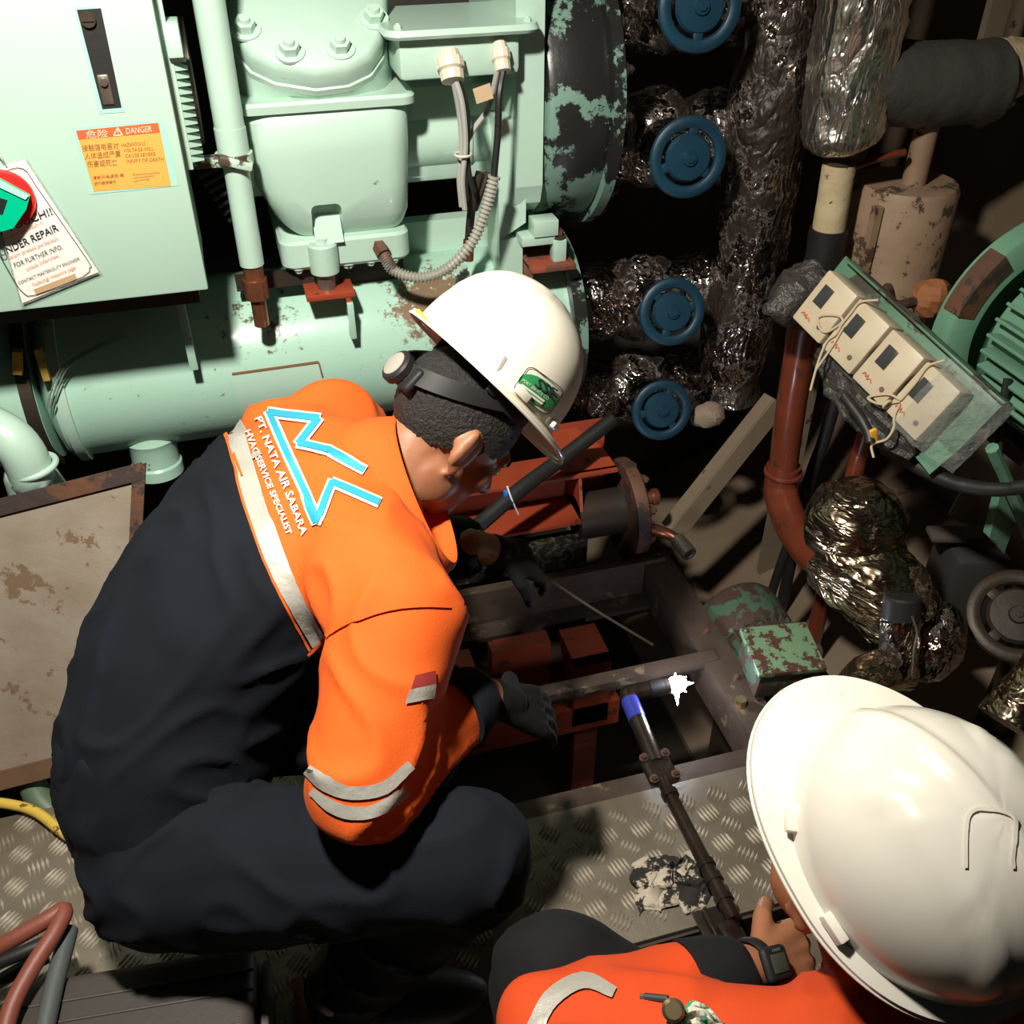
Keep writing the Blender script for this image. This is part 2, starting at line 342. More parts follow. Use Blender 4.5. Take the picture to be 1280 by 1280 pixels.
def patch(poly, surf, off, cuts=3, mb=None):
    mb = mb or MB(); bm = bmesh.new(); vs = [bm.verts.new((x, y, 0)) for x, y in poly]; bm.faces.new(vs)
    bmesh.ops.triangulate(bm, faces=bm.faces[:])
    if cuts: 
        for _ in range(cuts): bmesh.ops.subdivide_edges(bm, edges=[e for e in bm.edges if e.calc_length() > 5], cuts=1, use_grid_fill=True); bmesh.ops.triangulate(bm, faces=bm.faces[:])
    bm.verts.index_update(); V = [surf(v.co.x, v.co.y, off) for v in bm.verts]; F_ = [[v.index for v in f.verts] for f in bm.faces]; bm.free(); mb.add(V, F_); return mb
def rrect(o, u, v, r=.15, n=4):
    """rounded parallelogram in the picture: corner o, edges u, v"""
    out = []
    for cx, cy, a0 in ((1-r, 1-r, 0), (r, 1-r, 90), (r, r, 180), (1-r, r, 270)):
        for i in range(n+1):
            a = radians(a0+90*i/n); s_, t_ = cx+r*cos(a), cy+r*sin(a); out.append((o[0]+u[0]*s_+v[0]*t_, o[1]+u[1]*s_+v[1]*t_))
    return out
DG = None
def text_mesh(body, bold=0):
    c = bpy.data.curves.new('t', 'FONT'); c.body = body; c.size = 1; c.offset = bold; c.resolution_u = 2
    o = bpy.data.objects.new('t', c); COL.objects.link(o); dg = bpy.context.evaluated_depsgraph_get(); me = o.evaluated_get(dg).to_mesh()
    V = [tuple(v.co[:2]) for v in me.vertices]; F_ = [list(p.vertices) for p in me.polygons]; o.evaluated_get(dg).to_mesh_clear(); bpy.data.objects.remove(o); bpy.data.curves.remove(c)
    return V, F_
def letters(body, a, b, height, surf, off, mb=None, bold=0, updir=None):
    """text whose baseline runs from picture point a to b (fitted to that length)"""
    mb = mb or MB(); V, F_ = text_mesh(body, bold); 
    if not V: return mb
    x0 = min(v[0] for v in V); x1 = max(v[0] for v in V); ux, uy = (b[0]-a[0]), (b[1]-a[1]); L_ = math.hypot(ux, uy)
    nx, ny = updir or (uy/L_, -ux/L_); s_ = 1/(x1-x0); h_ = height/.73
    mb.add([surf(a[0]+ux*(v[0]-x0)*s_+nx*v[1]*h_, a[1]+uy*(v[0]-x0)*s_+ny*v[1]*h_, off) for v in V], F_); return mb

# ---- organic shapes: capsules and lofts fused into one skin
def capsule(mb, a, ra, b, rb, n=16):
    a = Vector(a); b = Vector(b); mb.ell(a, ((ra, 0, 0), (0, ra, 0), (0, 0, ra)), n, 8); mb.ell(b, ((rb, 0, 0), (0, rb, 0), (0, 0, rb)), n, 8)
    if (b-a).length > 1e-4: mb.lathe([(ra, 0), (rb, (b-a).length)], a, b-a, n)
def loft(mb, secs, across, n=24):
    """secs = (centre, half width, half depth)"""
    rings = []; C_ = [Vector(s[0]) for s in secs]
    for i, (c, hw, hd) in enumerate(secs):
        t = (C_[min(i+1, len(C_)-1)]-C_[max(i-1, 0)]).normalized(); X = (across-t*across.dot(t)).normalized(); Yv = t.cross(X)
        rings.append([C_[i]+X*hw*np.sign(cos(a))*abs(cos(a))**.85+Yv*hd*np.sign(sin(a))*abs(sin(a))**.85 for a in [2*pi*k/n for k in range(n)]])
    mb.rings(rings)
def fuse(mb, voxel, it=6, lam=.5):
    """voxel union + smoothing -> (verts, faces)"""
    me = bpy.data.meshes.new('f'); me.from_pydata(mb.v, [], mb.f); bm = bmesh.new(); bm.from_mesh(me); bmesh.ops.recalc_face_normals(bm, faces=bm.faces[:]); bm.to_mesh(me); bm.free()
    o = bpy.data.objects.new('f', me); COL.objects.link(o); md = o.modifiers.new('r', 'REMESH'); md.mode = 'VOXEL'; md.voxel_size = voxel; md.adaptivity = 0
    dg = bpy.context.evaluated_depsgraph_get(); r = bpy.data.meshes.new_from_object(o.evaluated_get(dg)); bpy.data.objects.remove(o); bpy.data.meshes.remove(me)
    n = len(r.vertices); V = np.empty(n*3); r.vertices.foreach_get('co', V); V = V.reshape(-1, 3); E_ = np.empty(len(r.edges)*2, int); r.edges.foreach_get('vertices', E_); E_ = E_.reshape(-1, 2)
    F_ = [list(p.vertices) for p in r.polygons]; bpy.data.meshes.remove(r)
    deg = np.bincount(E_.ravel(), minlength=n)[:, None]
    for _ in range(it):
        S = np.zeros_like(V); np.add.at(S, E_[:, 0], V[E_[:, 1]]); np.add.at(S, E_[:, 1], V[E_[:, 0]]); V = V+lam*(S/np.maximum(deg, 1)-V)
    return V, F_
def vnormals(V, F_):
    N_ = np.zeros_like(V); T = np.array([f[:3] for f in F_]); n = np.cross(V[T[:, 1]]-V[T[:, 0]], V[T[:, 2]]-V[T[:, 0]])
    for k in range(max(len(f) for f in F_)):
        idx = np.array([f[k] if k < len(f) else f[0] for f in F_]); np.add.at(N_, idx, n)
    return N_/np.maximum(np.linalg.norm(N_, axis=1, keepdims=True), 1e-9)
def wrinkle(V, F_, amp, freq=9, seed=0):
    N_ = vnormals(V, F_); out = V.copy(); o = Vector((seed*3.1, seed*1.7, 0))
    for i in range(len(V)):
        p = Vector(V[i])+o; q = Vector((p.x*freq+noise.noise(p*5)*1.6, p.y*freq, p.z*freq*1.7))
        r = 1-abs(noise.noise(q))*2.2; h = max(r, 0)**2*1.0-.25+.35*noise.noise(p*freq*.5)
        out[i] += N_[i]*amp*h
    return out
def raw(V, F_, mats=None, idx=None):
    mb = MB(); mb.v = [Vector(v) for v in V]; mb.f = [list(f) for f in F_]; mb.m = list(idx) if idx is not None else [0]*len(F_); return mb

# ================================================================== THE SETTING
S = lambda mb, name, m: mb.solo(name, m, kind='structure')
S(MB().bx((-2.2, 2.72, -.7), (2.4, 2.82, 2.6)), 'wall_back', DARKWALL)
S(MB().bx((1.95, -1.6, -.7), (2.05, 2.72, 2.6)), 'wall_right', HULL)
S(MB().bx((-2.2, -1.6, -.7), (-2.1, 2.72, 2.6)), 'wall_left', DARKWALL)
S(MB().bx((-2.2, -1.6, -.7), (2.05, 2.82, -.62)), 'floor_lower', DARK)
# sloping tank top on the right, seen between pipes and pump
S(MB().prism([(.97, .2, -.60), (1.95, .2, -.22), (1.95, 2.7, -.22), (.97, 2.7, -.60)], (0, 0, -.02)), 'floor_tank_top', HULL)
fl = MB(); fl.bx((-2.1, -1.5, -.07), (.93, .74, -.012)); fl.bx((-2.1, .74, -.07), (.30, .795, -.012)); fl.bx((-2.1, .795, -.07), (.93, 1.085, -.012)); fl.bx((-2.1, 1.085, -.07), (.06, 1.36, -.012))
floor = S(fl, 'floor', FLOORB)
o_ = pZ(700, 1080, 0); la = pZ(729.5, 1094.8, 0)-o_; la.z = 0; lb = Vector((-la.y, la.x, 0))
b1 = (pZ(725, 1115, 0)-o_).normalized(); b2 = (pZ(725, 1037, 0)-o_).normalized()
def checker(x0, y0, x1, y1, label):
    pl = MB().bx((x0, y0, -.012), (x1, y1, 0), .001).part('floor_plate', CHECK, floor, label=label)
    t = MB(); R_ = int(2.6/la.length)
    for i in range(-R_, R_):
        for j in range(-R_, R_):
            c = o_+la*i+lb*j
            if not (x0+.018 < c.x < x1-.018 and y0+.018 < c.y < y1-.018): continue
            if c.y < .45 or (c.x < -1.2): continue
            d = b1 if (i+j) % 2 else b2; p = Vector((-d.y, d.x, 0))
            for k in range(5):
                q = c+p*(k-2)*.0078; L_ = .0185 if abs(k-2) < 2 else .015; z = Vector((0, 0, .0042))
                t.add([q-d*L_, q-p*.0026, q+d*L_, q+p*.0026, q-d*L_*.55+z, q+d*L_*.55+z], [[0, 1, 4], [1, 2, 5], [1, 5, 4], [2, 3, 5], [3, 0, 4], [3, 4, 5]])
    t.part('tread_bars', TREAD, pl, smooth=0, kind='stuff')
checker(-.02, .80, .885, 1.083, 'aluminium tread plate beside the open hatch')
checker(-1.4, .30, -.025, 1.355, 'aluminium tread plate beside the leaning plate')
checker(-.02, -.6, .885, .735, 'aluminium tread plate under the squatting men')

# hatch frame around the pit
h = thing('hatch_frame', (.45, 1.42, -.04), 'rusty steel angle frame around the open floor hatch', 'hatch')
f_ = MB(); f_.bx((.06, 1.715, -.01), (.885, 1.748, .0)); f_.bx((.06, 1.71, -.09), (.885, 1.718, .012)); f_.part('far_bar', HATCH, h)
f_ = MB(); f_.bx((.06, 1.66, -.10), (.83, 1.71, -.088)); f_.part('far_ledge', HATCH, h)
f_ = MB(); f_.bx((.845, 1.085, -.012), (.905, 1.748, .002)); f_.bx((.83, 1.085, -.10), (.845, 1.748, .002)); f_.part('side_bar', HATCH, h)
f_ = MB(); f_.bx((.10, 1.36, -.012), (.862, 1.385, .006)); f_.bx((.10, 1.385, -.05), (.862, 1.392, .006)); f_.part('cross_bar', HATCH, h)
f_ = MB(); f_.bx((.06, 1.083, -.10), (.885, 1.10, .0)); f_.bx((.06, 1.10, -.012), (.83, 1.125, -.004)); f_.part('near_bar', HATCH, h)
for p in ((.875, 1.73), (.875, 1.12), (.875, 1.45), (.875, 1.30)): put('bolt', BOLT_R, h, (p[0], p[1], .001), scale=.55)
for y in (1.15, 1.24): 
    pass
# red channels below the hatch
h = thing('red_pump_frame', (.4, 1.55, -.62), 'red oxide painted bracket frame down inside the open hatch', 'frame')
zf = -.12
for xa, xb in ((.28, .36), (.58, .67)):
    a = MB(); a.bx((xa, 1.5, zf-.16), (xb, 1.52, zf+.05)); a.bx((xa, 1.50, zf+.04), (xb, 1.62, zf+.05)); a.prism([(xa, 1.52, zf+.04), (xa, 1.62, zf+.04), (xa, 1.52, zf-.1)], (.008, 0, 0)); a.prism([(xb-.008, 1.52, zf+.04), (xb-.008, 1.62, zf+.04), (xb-.008, 1.52, zf-.1)], (.008, 0, 0)); a.part('bracket', REDOX, h)
a = MB(); a.bx((.15, 1.50, zf-.18), (.70, 1.53, zf-.10)); a.part('rail', REDOX, h)
a = MB(); a.bx((.40, 1.56, zf-.2), (.54, 1.60, zf+.08)); a.part('post', REDOX, h)
for xa in (.2, .6): MB().bx((xa, 1.53, -.62), (xa+.06, 1.58, zf-.10)).part('leg', REDOX, h)

# ================================================================== MACHINE
# ---- electrical cabinet
CX, CZ = -.066, .812
h = thing('control_cabinet', (-.6, 1.9, CZ), 'pale mint steel electrical cabinet with danger sticker and slotted latch', 'cabinet')
a = MB(); a.bx((-1.25, 1.775, CZ), (CX-.004, 2.02, 1.75), .004); a.part('body', GREENC, h)
a = MB(); a.bx((-1.25, 1.75, CZ+.004), (CX, 1.772, 1.75), .004); door = a.part('door', GREENC, h)
a = MB(); a.bx((-1.2, 1.79, CZ-.035), (CX-.02, 2.0, CZ)); a.part('plinth', DARK, h)
DS = Plane((0, 1.75, 1), (0, -1, 0))
a = patch([(92, 8), (118, 8), (156, 140), (124, 142)], DS, .0008, 0); lt = a.part('latch_plate', OLDPAINT, door)
a = patch([(96, 12), (126, 10), (152, 134), (128, 136)], DS, .0016, 0); a.part('latch_slot', BLACK, door)
q = pY(132, 112, 1.748); a = MB(); a.box(q, (.018, .006, .045), bev=.003); a.cyl(q+Vector((0, -.003, .012)), q+Vector((0, -.008, .012)), .006, n=14); a.part('latch_lever', STEEL, door)
q = pY(110, 24, 1.748); a = MB(); a.cyl(q, q+Vector((0, -.006, 0)), .011, n=16); a.box(q+Vector((0, -.007, 0)), (.018, .003, .004)); a.part('lock_screw', DARK, door)
a = patch([(90, 160), (205, 150), (223, 232), (113, 243)], DS, .0008, 0); a.part('older_paint_patch', OLDPAINT, door)
a = patch([(95, 163), (198, 153), (214, 232), (117, 239)], DS, .0014, 0); st = a.part('danger_sticker', STK, door)
a = patch([(95, 163), (197, 153), (200, 165), (98, 174)], DS, .002, 0); a.part('sticker_band', STKR, door)
a = letters('危险', (108, 172), (135, 170), 8, DS, .0026); letters('DANGER', (158, 167), (190, 164), 8, DS, .0026, a)
ribbon([(142, 169), (147, 159), (153, 168), (142, 169)], 1.4, DS, .0026, 20, a); letters('!', (147, 168), (148.4, 167.9), 6, DS, .0026, a); a.part('sticker_title', STKW, door)
a = MB()
for i, s in enumerate(('接触强电易对', '人体造成严重', '伤害或死亡')): letters(s, (103+i*3.2, 188.5+i*10), (148.5+i*2.6-(7 if i == 2 else 0), 185+i*10+(.6 if i == 2 else 0)), 6.6, DS, .002, a)
for i, (s, l) in enumerate((('HAZARDOUS', 30), ('VOLTAGE WILL', 38), ('CAUSE SEVERE', 38), ('INJURY OR DEATH', 46))): letters(s, (152+i*2.2, 183.5+i*6.6), (152+i*2.2+l, 180.8+i*6.6), 4.6, DS, .002, a)
letters('请断开电源后 再', (116, 224), (155, 220.5), 3.6, DS, .002, a); letters('进行维修操作', (118, 231), (145, 228.5), 3.6, DS, .002, a)
for i, s in enumerate(('Disconnect power', 'source before', 'servicing')): letters(s, (166+i*1, 219+i*4), (200-i*7, 216+i*4), 2.3, DS, .002, a)
a.part('sticker_lettering', STKINK, door)
# slotted wiring duct on its right flank
a = MB(); q0 = pY(203, 45, 1.86); q1 = pY(232, 200, 1.86); xx = q0.x
a = MB(); a.bx((CX-.004, 1.80, q1.z), (CX+.012, 1.83, q0.z+.3), .001); a.bx((CX+.006, 1.785, q0.z-.02), (CX+.03, 1.85, q0.z+.03), .002); duct = a.part('wiring_duct', GREENC, h)
for k in range(14):
    z = q1.z+.012+(q0.z-.03-q1.z)*k/14; a = MB(); a.prism([(CX+.010, 1.80, z), (CX+.032, 1.815, z-.002), (CX+.010, 1.80, z+.010)], (0, .03, 0)); a.part('duct_finger', GREENC, duct, smooth=0)

# ---- repair tag and the magnet holding it
h = thing('repair_tag', pY(60, 360, 1.742), 'laminated white under-repair notice hanging crooked on the mint cabinet', 'tag')
DT = Plane((0, 1.742, 1), (0, -1, 0))
P4 = [pY(x, y, 1.742) for x, y in ((-22, 212), (33, 197), (127, 341), (26, 383))]
MB().prism(P4, (0, .0015, 0)).part('laminate', FILM, h)
P4 = [pY(x, y, 1.7415) for x, y in ((-20, 214), (31, 200), (123, 340), (28, 379))]
sh = MB().prism(P4, (0, .0008, 0)).part('sheet', PAPER, h)
a = ribbon(rrect((-14, 212), (46, -5), (46, 160), .1)+[rrect((-14, 212), (46, -5), (46, 160), .1)[0]], .8, DT, .0025, 30); 
a = MB(); bd = [(-10, 222), (5, 214), (22, 209), (34, 214), (44, 230), (108, 322), (112, 334), (104, 345), (45, 368), (30, 366), (18, 350), (-10, 300)]
ribbon(bd, .9, DT, .0025, 40, a, k=2)
letters('NOT TOUCH!!', (-22, 303), (66, 267), 9.5, DT, .0025, a, .012); letters('UNDER REPAIR', (2, 320), (74, 287), 9.5, DT, .0025, a, .012)
letters('FOR FURTHER INFO,', (19, 334), (79, 310), 6.5, DT, .0025, a); letters('CONTACT MASTER/DUTY ENGINEER', (24, 355), (100, 324), 4.2, DT, .0025, a); a.part('black_lettering', INK, sh)
a = letters('jangan disentuh !!', (6, 300), (54, 279), 5, DT, .0025); letters('dalam proses perbaikan', (11, 324), (73, 299), 5, DT, .0025, a); letters('untuk informasi', (34, 338), (74, 320), 5, DT, .0025, a); letters('hubungi masinis jaga', (42, 357), (95, 335), 5, DT, .0025, a); a.part('red_lettering', REDINK, sh)
patch([(42, 361), (94, 341), (96, 348), (46, 368)], DT, .0025, 0).part('tape_strip', TANINK, sh)
a = MB(); a.tube([pY(8, 208, 1.739), pY(2, 197, 1.735), pY(-8, 188, 1.745)], .0012, 6); a.part('tie_string', CABLEG, h)
h = thing('magnet_clip', pY(10, 255, 1.735), 'green plastic magnet clip with round red base pinning the notice', 'magnet')
q = pY(8, 258, 1.738); q2 = pY(44, 246, 1.738)
a = MB(); a.lathe([(.044, 0), (.046, .004), (.045, .009), (.040, .011)], pY(6, 247, 1.738), (0, -1, 0), 32); a.part('red_base', REDPL, h)
b_ = pY(0, 240, 1.727); a = MB(); poly = [(-30, 232), (0, 222), (38, 243), (34, 258), (18, 281), (4, 285), (-30, 285)]
a.prism([pY(x, y, 1.724) for x, y in poly], (0, -.016, 0)); a.part('green_case', GREENPL, h, smooth=20)
a = MB(); a.prism([pY(x, y, 1.7075) for x, y in ((-4, 246), (9, 250), (3, 268), (-4, 266))], (0, -.001, 0)); a.part('window', BLACK, h)
a = MB(); a.prism([pY(x, y, 1.7075) for x, y in ((-10, 226), (0, 225), (36, 244), (32, 249), (-10, 229))], (0, -.003, 0)); a.part('case_ridge', mat('pale_green_plastic', (.35, .75, .55), .3), h)

# ---- condenser vessel
VY, VZ, VR = 2.12, .502, .18
h = thing('condenser_vessel', (.1, VY, VZ-VR), 'long mint cylindrical condenser lying under compressor and cabinet', 'vessel')
a = MB(); a.lathe([(.12, -.02), (VR-.01, 0), (VR, .01), (VR, 1.14), (VR-.01, 1.15), (.1, 1.17)], (-.43, VY, VZ), (1, 0, 0), 64); shell = a.part('shell', GREENV, h)
a = MB(); a.lathe([(VR+.03, 0), (VR+.03, .03)], (.70, VY, VZ), (1, 0, 0), 48); a.part('end_flange', PEEL, h)
a = MB(); a.lathe([(.1, -.33), (VR, -.30), (VR, -.03), (VR-.005, -.02)], (-.43, VY, VZ), (1, 0, 0), 48); a.part('end_cover', GREENV, h)
VS = Surf(bvh_of(shell))
patch([(290, 468), (398, 453), (412, 520), (305, 535)], VS, .002, 3).part('nameplate', mat('painted_plate', (.42, .60, .50), .4), h)
a = MB(); ribbon([(290, 467), (398, 452)], 3, VS, .004, 5, a); ribbon([(398, 452), (403, 470)], 2, VS, .004, 5, a); a.part('nameplate_edge', STKINK, h)
a = MB(); nz0 = Vector((-.262, 2.03, .385)); nd = Vector((0, -.05, -1)).normalized(); a.lathe([(.05, -.05), (.052, .0), (.058, .015), (.052, .03), (.052, .075), (.056, .08), (.056, .105), (.03, .106)], nz0, nd, 28); a.part('nozzle', GREENV, h)
# straps and tags at its left end
for x0, x1, ztop, lab in ((-.475, -.45, .66, 'dark'), (-.41, -.39, .69, 'light')):
    a = MB(); a.rings([[Vector((x, VY-(VR+dr)*sin(t), VZ+(VR+dr)*cos(t))) for x, dr in ((x0, 0), (x1, 0), (x1, .012), (x0, .012))] for t in [radians(q) for q in range(5, 150, 8)]]); a.part('strap', DARK if lab == 'dark' else GREEN, h)
a = MB(); a.box(pY(22, 452, 1.925), (.018, .02, .05), Matrix.Rotation(.25, 3, 'Y'), .002); a.part('orange_block', mat('orange_tag', (.62, .30, .06), .6), h)
a = MB(); a.box(pY(53, 455, 1.925), (.014, .016, .07), None, .002); a.part('yellow_block', mat('ochre_tag', (.48, .31, .05), .6, chips=((.1, .06, .02), 40, .55)), h)
for i in range(3):
    a = MB(); a.tube([pY(58+i*4, 510, 1.92), pY(75+i*4, 462, 1.925), pY(110+i*4, 438, 1.93), pY(160, 415+i*3, 1.97)], .0018, 6); a.part('thin_line', mat('grey_green_line', (.16, .22, .18), .5), h)
for x in (-.13, -.85):
    a = MB(); a.bx((x-.008, 1.90, .585), (x+.008, 1.92, .779), .001); a.bx((x-.008, 1.90, .766), (x+.04, 2.0, .779)); a.part('cabinet_bracket', GREENV, h)
for xa in (-.30, .45): MB().bx((xa, VY-.02, -.62), (xa+.08, VY+.1, VZ-.15)).part('saddle_leg', DARK, h)

# ---- green water pipe at far left
a = thing('water_pipe_elbow', (-.45, 1.75, .1), 'mint painted pipe elbow behind the leaning rusty plate', 'pipe')
b = MB(); b.tube([pY(-70, 515, 1.76), pY(-10, 535, 1.74), pY(22, 558, 1.72), pY(40, 595, 1.72), pY(52, 650, 1.74), Vector((-.44, 1.76, -.62))], .041, 20); b.part('bend', GREEN, a)
b = MB(); q = pY(42, 583, 1.72); b.torus(q, (.1, 0, -1), .040, .006); b.part('weld_collar', GREEN, a)
b = MB(); b.prism([pY(60, 575, 1.80), pY(82, 605, 1.80), pY(55, 620, 1.8)], (0, .01, 0)); b.part('gusset', GREEN, a)

# ---- compressor
h = thing('refrigerant_compressor', (.3, 2.1, .69), 'mint green cast compressor with bolted head cover and finned casing', 'compressor')
def rbox(x0, x1, y0, y1, z, r=.04, n=5):
    out = []
    for cx, cy, a0 in ((x1-r, y1-r, 0), (x0+r, y1-r, 90), (x0+r, y0+r, 180), (x1-r, y0+r, 270)):
        for i in range(n+1): t = radians(a0+90*i/n); out.append(Vector((cx+r*cos(t), cy+r*sin(t), z)))
    return out
a = MB(); a.rings([rbox(.120, .335, 2.0, 2.36, .800, .03), rbox(.105, .342, 1.985, 2.36, .815, .04), rbox(.082, .350, 1.965, 2.36, .845, .045), rbox(.052, .354, 1.957, 2.36, .91, .05), rbox(.042, .358, 1.953, 2.36, .98, .05), rbox(.042, .360, 1.953, 2.36, 1.04, .05), rbox(.05, .355, 1.965, 2.36, 1.056, .05)])
cas = a.part('lower_casing', GREEN, h, smooth=50)
def carve(o, c, size, bev):
    t = MB().box(Vector(c)-OFFS[o.name], size, None, bev, 3); k = bpy.data.objects.new('k', t.mesh('k', GREEN)); COL.objects.link(k); k.location = OFFS[o.name]
    md = o.modifiers.new('b', 'BOOLEAN'); md.operation = 'DIFFERENCE'; md.object = k; md.solver = 'EXACT'
    bpy.context.view_layer.update(); dg = bpy.context.evaluated_depsgraph_get(); me = bpy.data.meshes.new_from_object(o.evaluated_get(dg)); o.modifiers.clear(); o.data = me; bpy.data.objects.remove(k)
    me.polygons.foreach_set('use_smooth', [True]*len(me.polygons)); me.set_sharp_from_angle(angle=radians(40))
carve(cas, (.178, 1.965, .835), (.06, .075, .085), .012)
a = MB(); a.rings([rbox(.03, .372, 1.952, 2.42, 1.056, .03), rbox(.03, .372, 1.950, 2.42, 1.07, .03), rbox(.034, .368, 1.955, 2.42, 1.076, .03)]); a.bx((.0, 2.08, .86), (.60, 2.42, 1.06), .02); a.part('upper_block', GREEN, h)
hp = [(286, 5), (288, 45), (296, 68), (315, 90), (345, 104), (395, 112), (435, 107), (462, 94), (477, 72), (483, 45), (484, 5)]
HO = pY(395, 112, 1.95); HN = Vector((0, -.55, .835)).normalized()
def hpl(x, y, off=0): d = ray(x, y); t = (HO-CAM+HN*off).dot(HN)/d.dot(HN); return CAM+d*t
P_ = [hpl(x, y) for x, y in [(300, -60)]+hp+[(474, -60)]]
cc = sum(P_, Vector())/len(P_)
def ins(k, z): return [cc+(p-cc)*k+HN*z for p in P_]
a = MB(); a.rings([ins(1.03, -.012), ins(1.03, 0), ins(1.0, .002), ins(1.0, .030), ins(.96, .042), ins(.90, .047)]); hc = a.part('head_cover', GREEN, h, smooth=50)
for x, y in ((307, 38), (362, 66), (425, 62), (467, 25), (318, -25), (462, -35)): put('cover_bolt', BOLT_G, h, hpl(x, y, .045), HN, scale=1.55)
q0 = ins(1.03, -.012); a = MB(); a.rings([q0, [Vector((p.x, max(p.y, 2.0), 1.05)) for p in q0]]); a.part('head_block', GREEN, h)
# base flange with lug and drain notch
a = MB(); a.rings([rbox(.085, .340, 1.975, 2.36, .742, .03), rbox(.078, .345, 1.968, 2.36, .75, .03), rbox(.078, .345, 1.968, 2.36, .797, .03), rbox(.085, .340, 1.975, 2.36, .803, .03)]); a.part('base_flange', GREEN, h)
a = MB(); a.cyl((.162, 1.965, .735), (.162, 1.965, .80), .03, n=24, bev=.004); a.cyl((.162, 1.965, .80), (.162, 1.965, .808), .012, n=14); a.part('mounting_lug', GREEN, h)
a = MB(); a.cyl((.162, 1.966, .700), (.162, 1.966, .738), .019, n=18); a.part('lug_bolt', STEEL, h)
a = MB(); a.prism([(.150, 2.0, .845), (.150, 1.955, .80), (.150, 2.0, .80)], (.056, 0, 0)); a.part('notch_web', GREEN, h)
for k in range(5): put('flange_bolt', BOLT_G, h, (.11+.05*k if k != 1 else .215, 1.985, .744), (0, 0, -1), scale=.7)
a = MB(); a.cyl((.34, 2.12, .945), (.60, 2.12, .945), .062, n=36); a.torus((.50, 2.12, .945), (1, 0, 0), .062, .006); a.part('oil_cylinder', GREEN, h)
a = MB(); a.prism([(.575, 1.99, .83), (.575, 2.03, .80), (.575, 2.35, .80), (.575, 2.35, 1.3), (.575, 1.98, 1.3), (.575, 1.975, .87)], (.058, 0, 0)); a.part('end_rib', GREEN, h, smooth=20)
a = MB(); a.prism([(.545, 2.0, .75), (.60, 1.985, .79), (.60, 1.985, 1.0), (.545, 2.01, 1.0)], (0, .2, 0)); a.part('rib_web', GREEN, h)
a = MB(); a.lathe([(.24, 0), (.28, .01), (.285, .02), (.285, .13), (.28, .14), (.30, .141), (.30, .165), (.2, .17)], (.632, 2.24, 1.0), (1, 0, 0), 56); dr = a.part('motor_drum', PEEL, h)
for k in range(20):
    t = radians(18*k); put('drum_bolt', BOLT_D, dr, (.80, 2.24+.285*cos(t), 1.0+.285*sin(t)), (1, 0, 0), scale=.8)
# terminal box
a = MB(); a.bx((.338, 1.935, 1.100), (.572, 2.12, 1.178), .012); tb = a.part('terminal_box', GREEN, h)
a = MB(); a.rings([rbox(.316, .604, 1.912, 2.16, 1.176, .03), rbox(.312, .608, 1.908, 2.16, 1.182, .03), rbox(.316, .604, 1.912, 2.16, 1.192, .03)]); a.part('box_lid', GREEN, tb)
for x, y in ((.34, 1.935), (.585, 1.935)): put('lid_screw', BOLT_G, tb, (x, y, 1.19), scale=.6)
g1 = pY(562, 74, 1.93); g2 = pY(625, 62, 1.93)
for g, r in ((g1, .023), (g2, .016)):
    a = MB(); d = Vector((0, -.55, -.84)); a.lathe([(r*.8, -.015), (r*.9, 0), (r*1.15, .001), (r*1.15, .018), (r*.9, .022), (r*1.0, .023), (r*.95, .04), (r*.5, .042)], g, d, 12); a.part('cable_gland', IVORYP, tb, smooth=20)
# feet on the right
def on_vessel(mb, x0, x1, y0, y1, zt, n=8):
    f = lambda y: VZ+math.sqrt((VR-.003)**2-(y-VY)**2)
    return mb.prism([(x0, y0, zt), (x0, y1, zt)]+[(x0, y1+(y0-y1)*k/n, f(y1+(y0-y1)*k/n)) for k in range(n+1)], (x1-x0, 0, 0))
a = MB(); a.bx((.585, 1.96, .745), (.66, 2.06, .765), .002); a.bx((.61, 1.955, .765), (.665, 2.0, .80), .002); a.part('foot', GREEN, h)
a = MB(); a.bx((.60, 1.93, .695), (.70, 2.06, .706), .001); on_vessel(a, .60, .61, 1.96, 2.06, .70); a.part('foot_plate', mat('rusty_red_plate', (.26, .055, .025), .6, chips=((.12, .05, .03), 14, .55), bump=(60, .5)), h)
a = MB(); a.bx((.655, 1.955, .705), (.685, 1.985, .755), .003); a.part('foot_block', GREEN, h)
q = Vector((.67, 1.97, .755)); put('foot_bolt', BOLT_R, h, q, scale=1)
a = MB(); a.bx((.615, 1.90, .54), (.66, 1.95, .62), .004); a.part('saddle_block', GREEN, h)
a = MB(); on_vessel(a, .545, .598, 2.0, 2.10, .75); on_vessel(a, .36, .60, 2.16, 2.2, .75); a.part('saddle', GREEN, h, smooth=20)
a = MB(); a.cyl((.45, 1.965, .66), (.45, 1.965, .715), .014, n=16); a.torus((.45, 1.965, .70), (0, 0, 1), .014, .004); a.part('sight_stub', GREEN, h)
# red foot under the front lug
a = MB(); a.bx((.115, 1.93, .690), (.215, 2.0, .702), .001); a.bx((.195, 1.93, .665), (.205, 2.0, .692)); a.part('front_foot', REDOX, h)
a = MB(); a.bx((.195, 1.92, .60), (.208, 1.945, .68), .001); a.part('foot_strap', GREENV, h)
a = MB(); a.bx((-.02, 2.0, .70), (.14, 2.02, .73)); on_vessel(a, .2, .34, 2.05, 2.24, .76); a.part('base_rail', DARK, h)
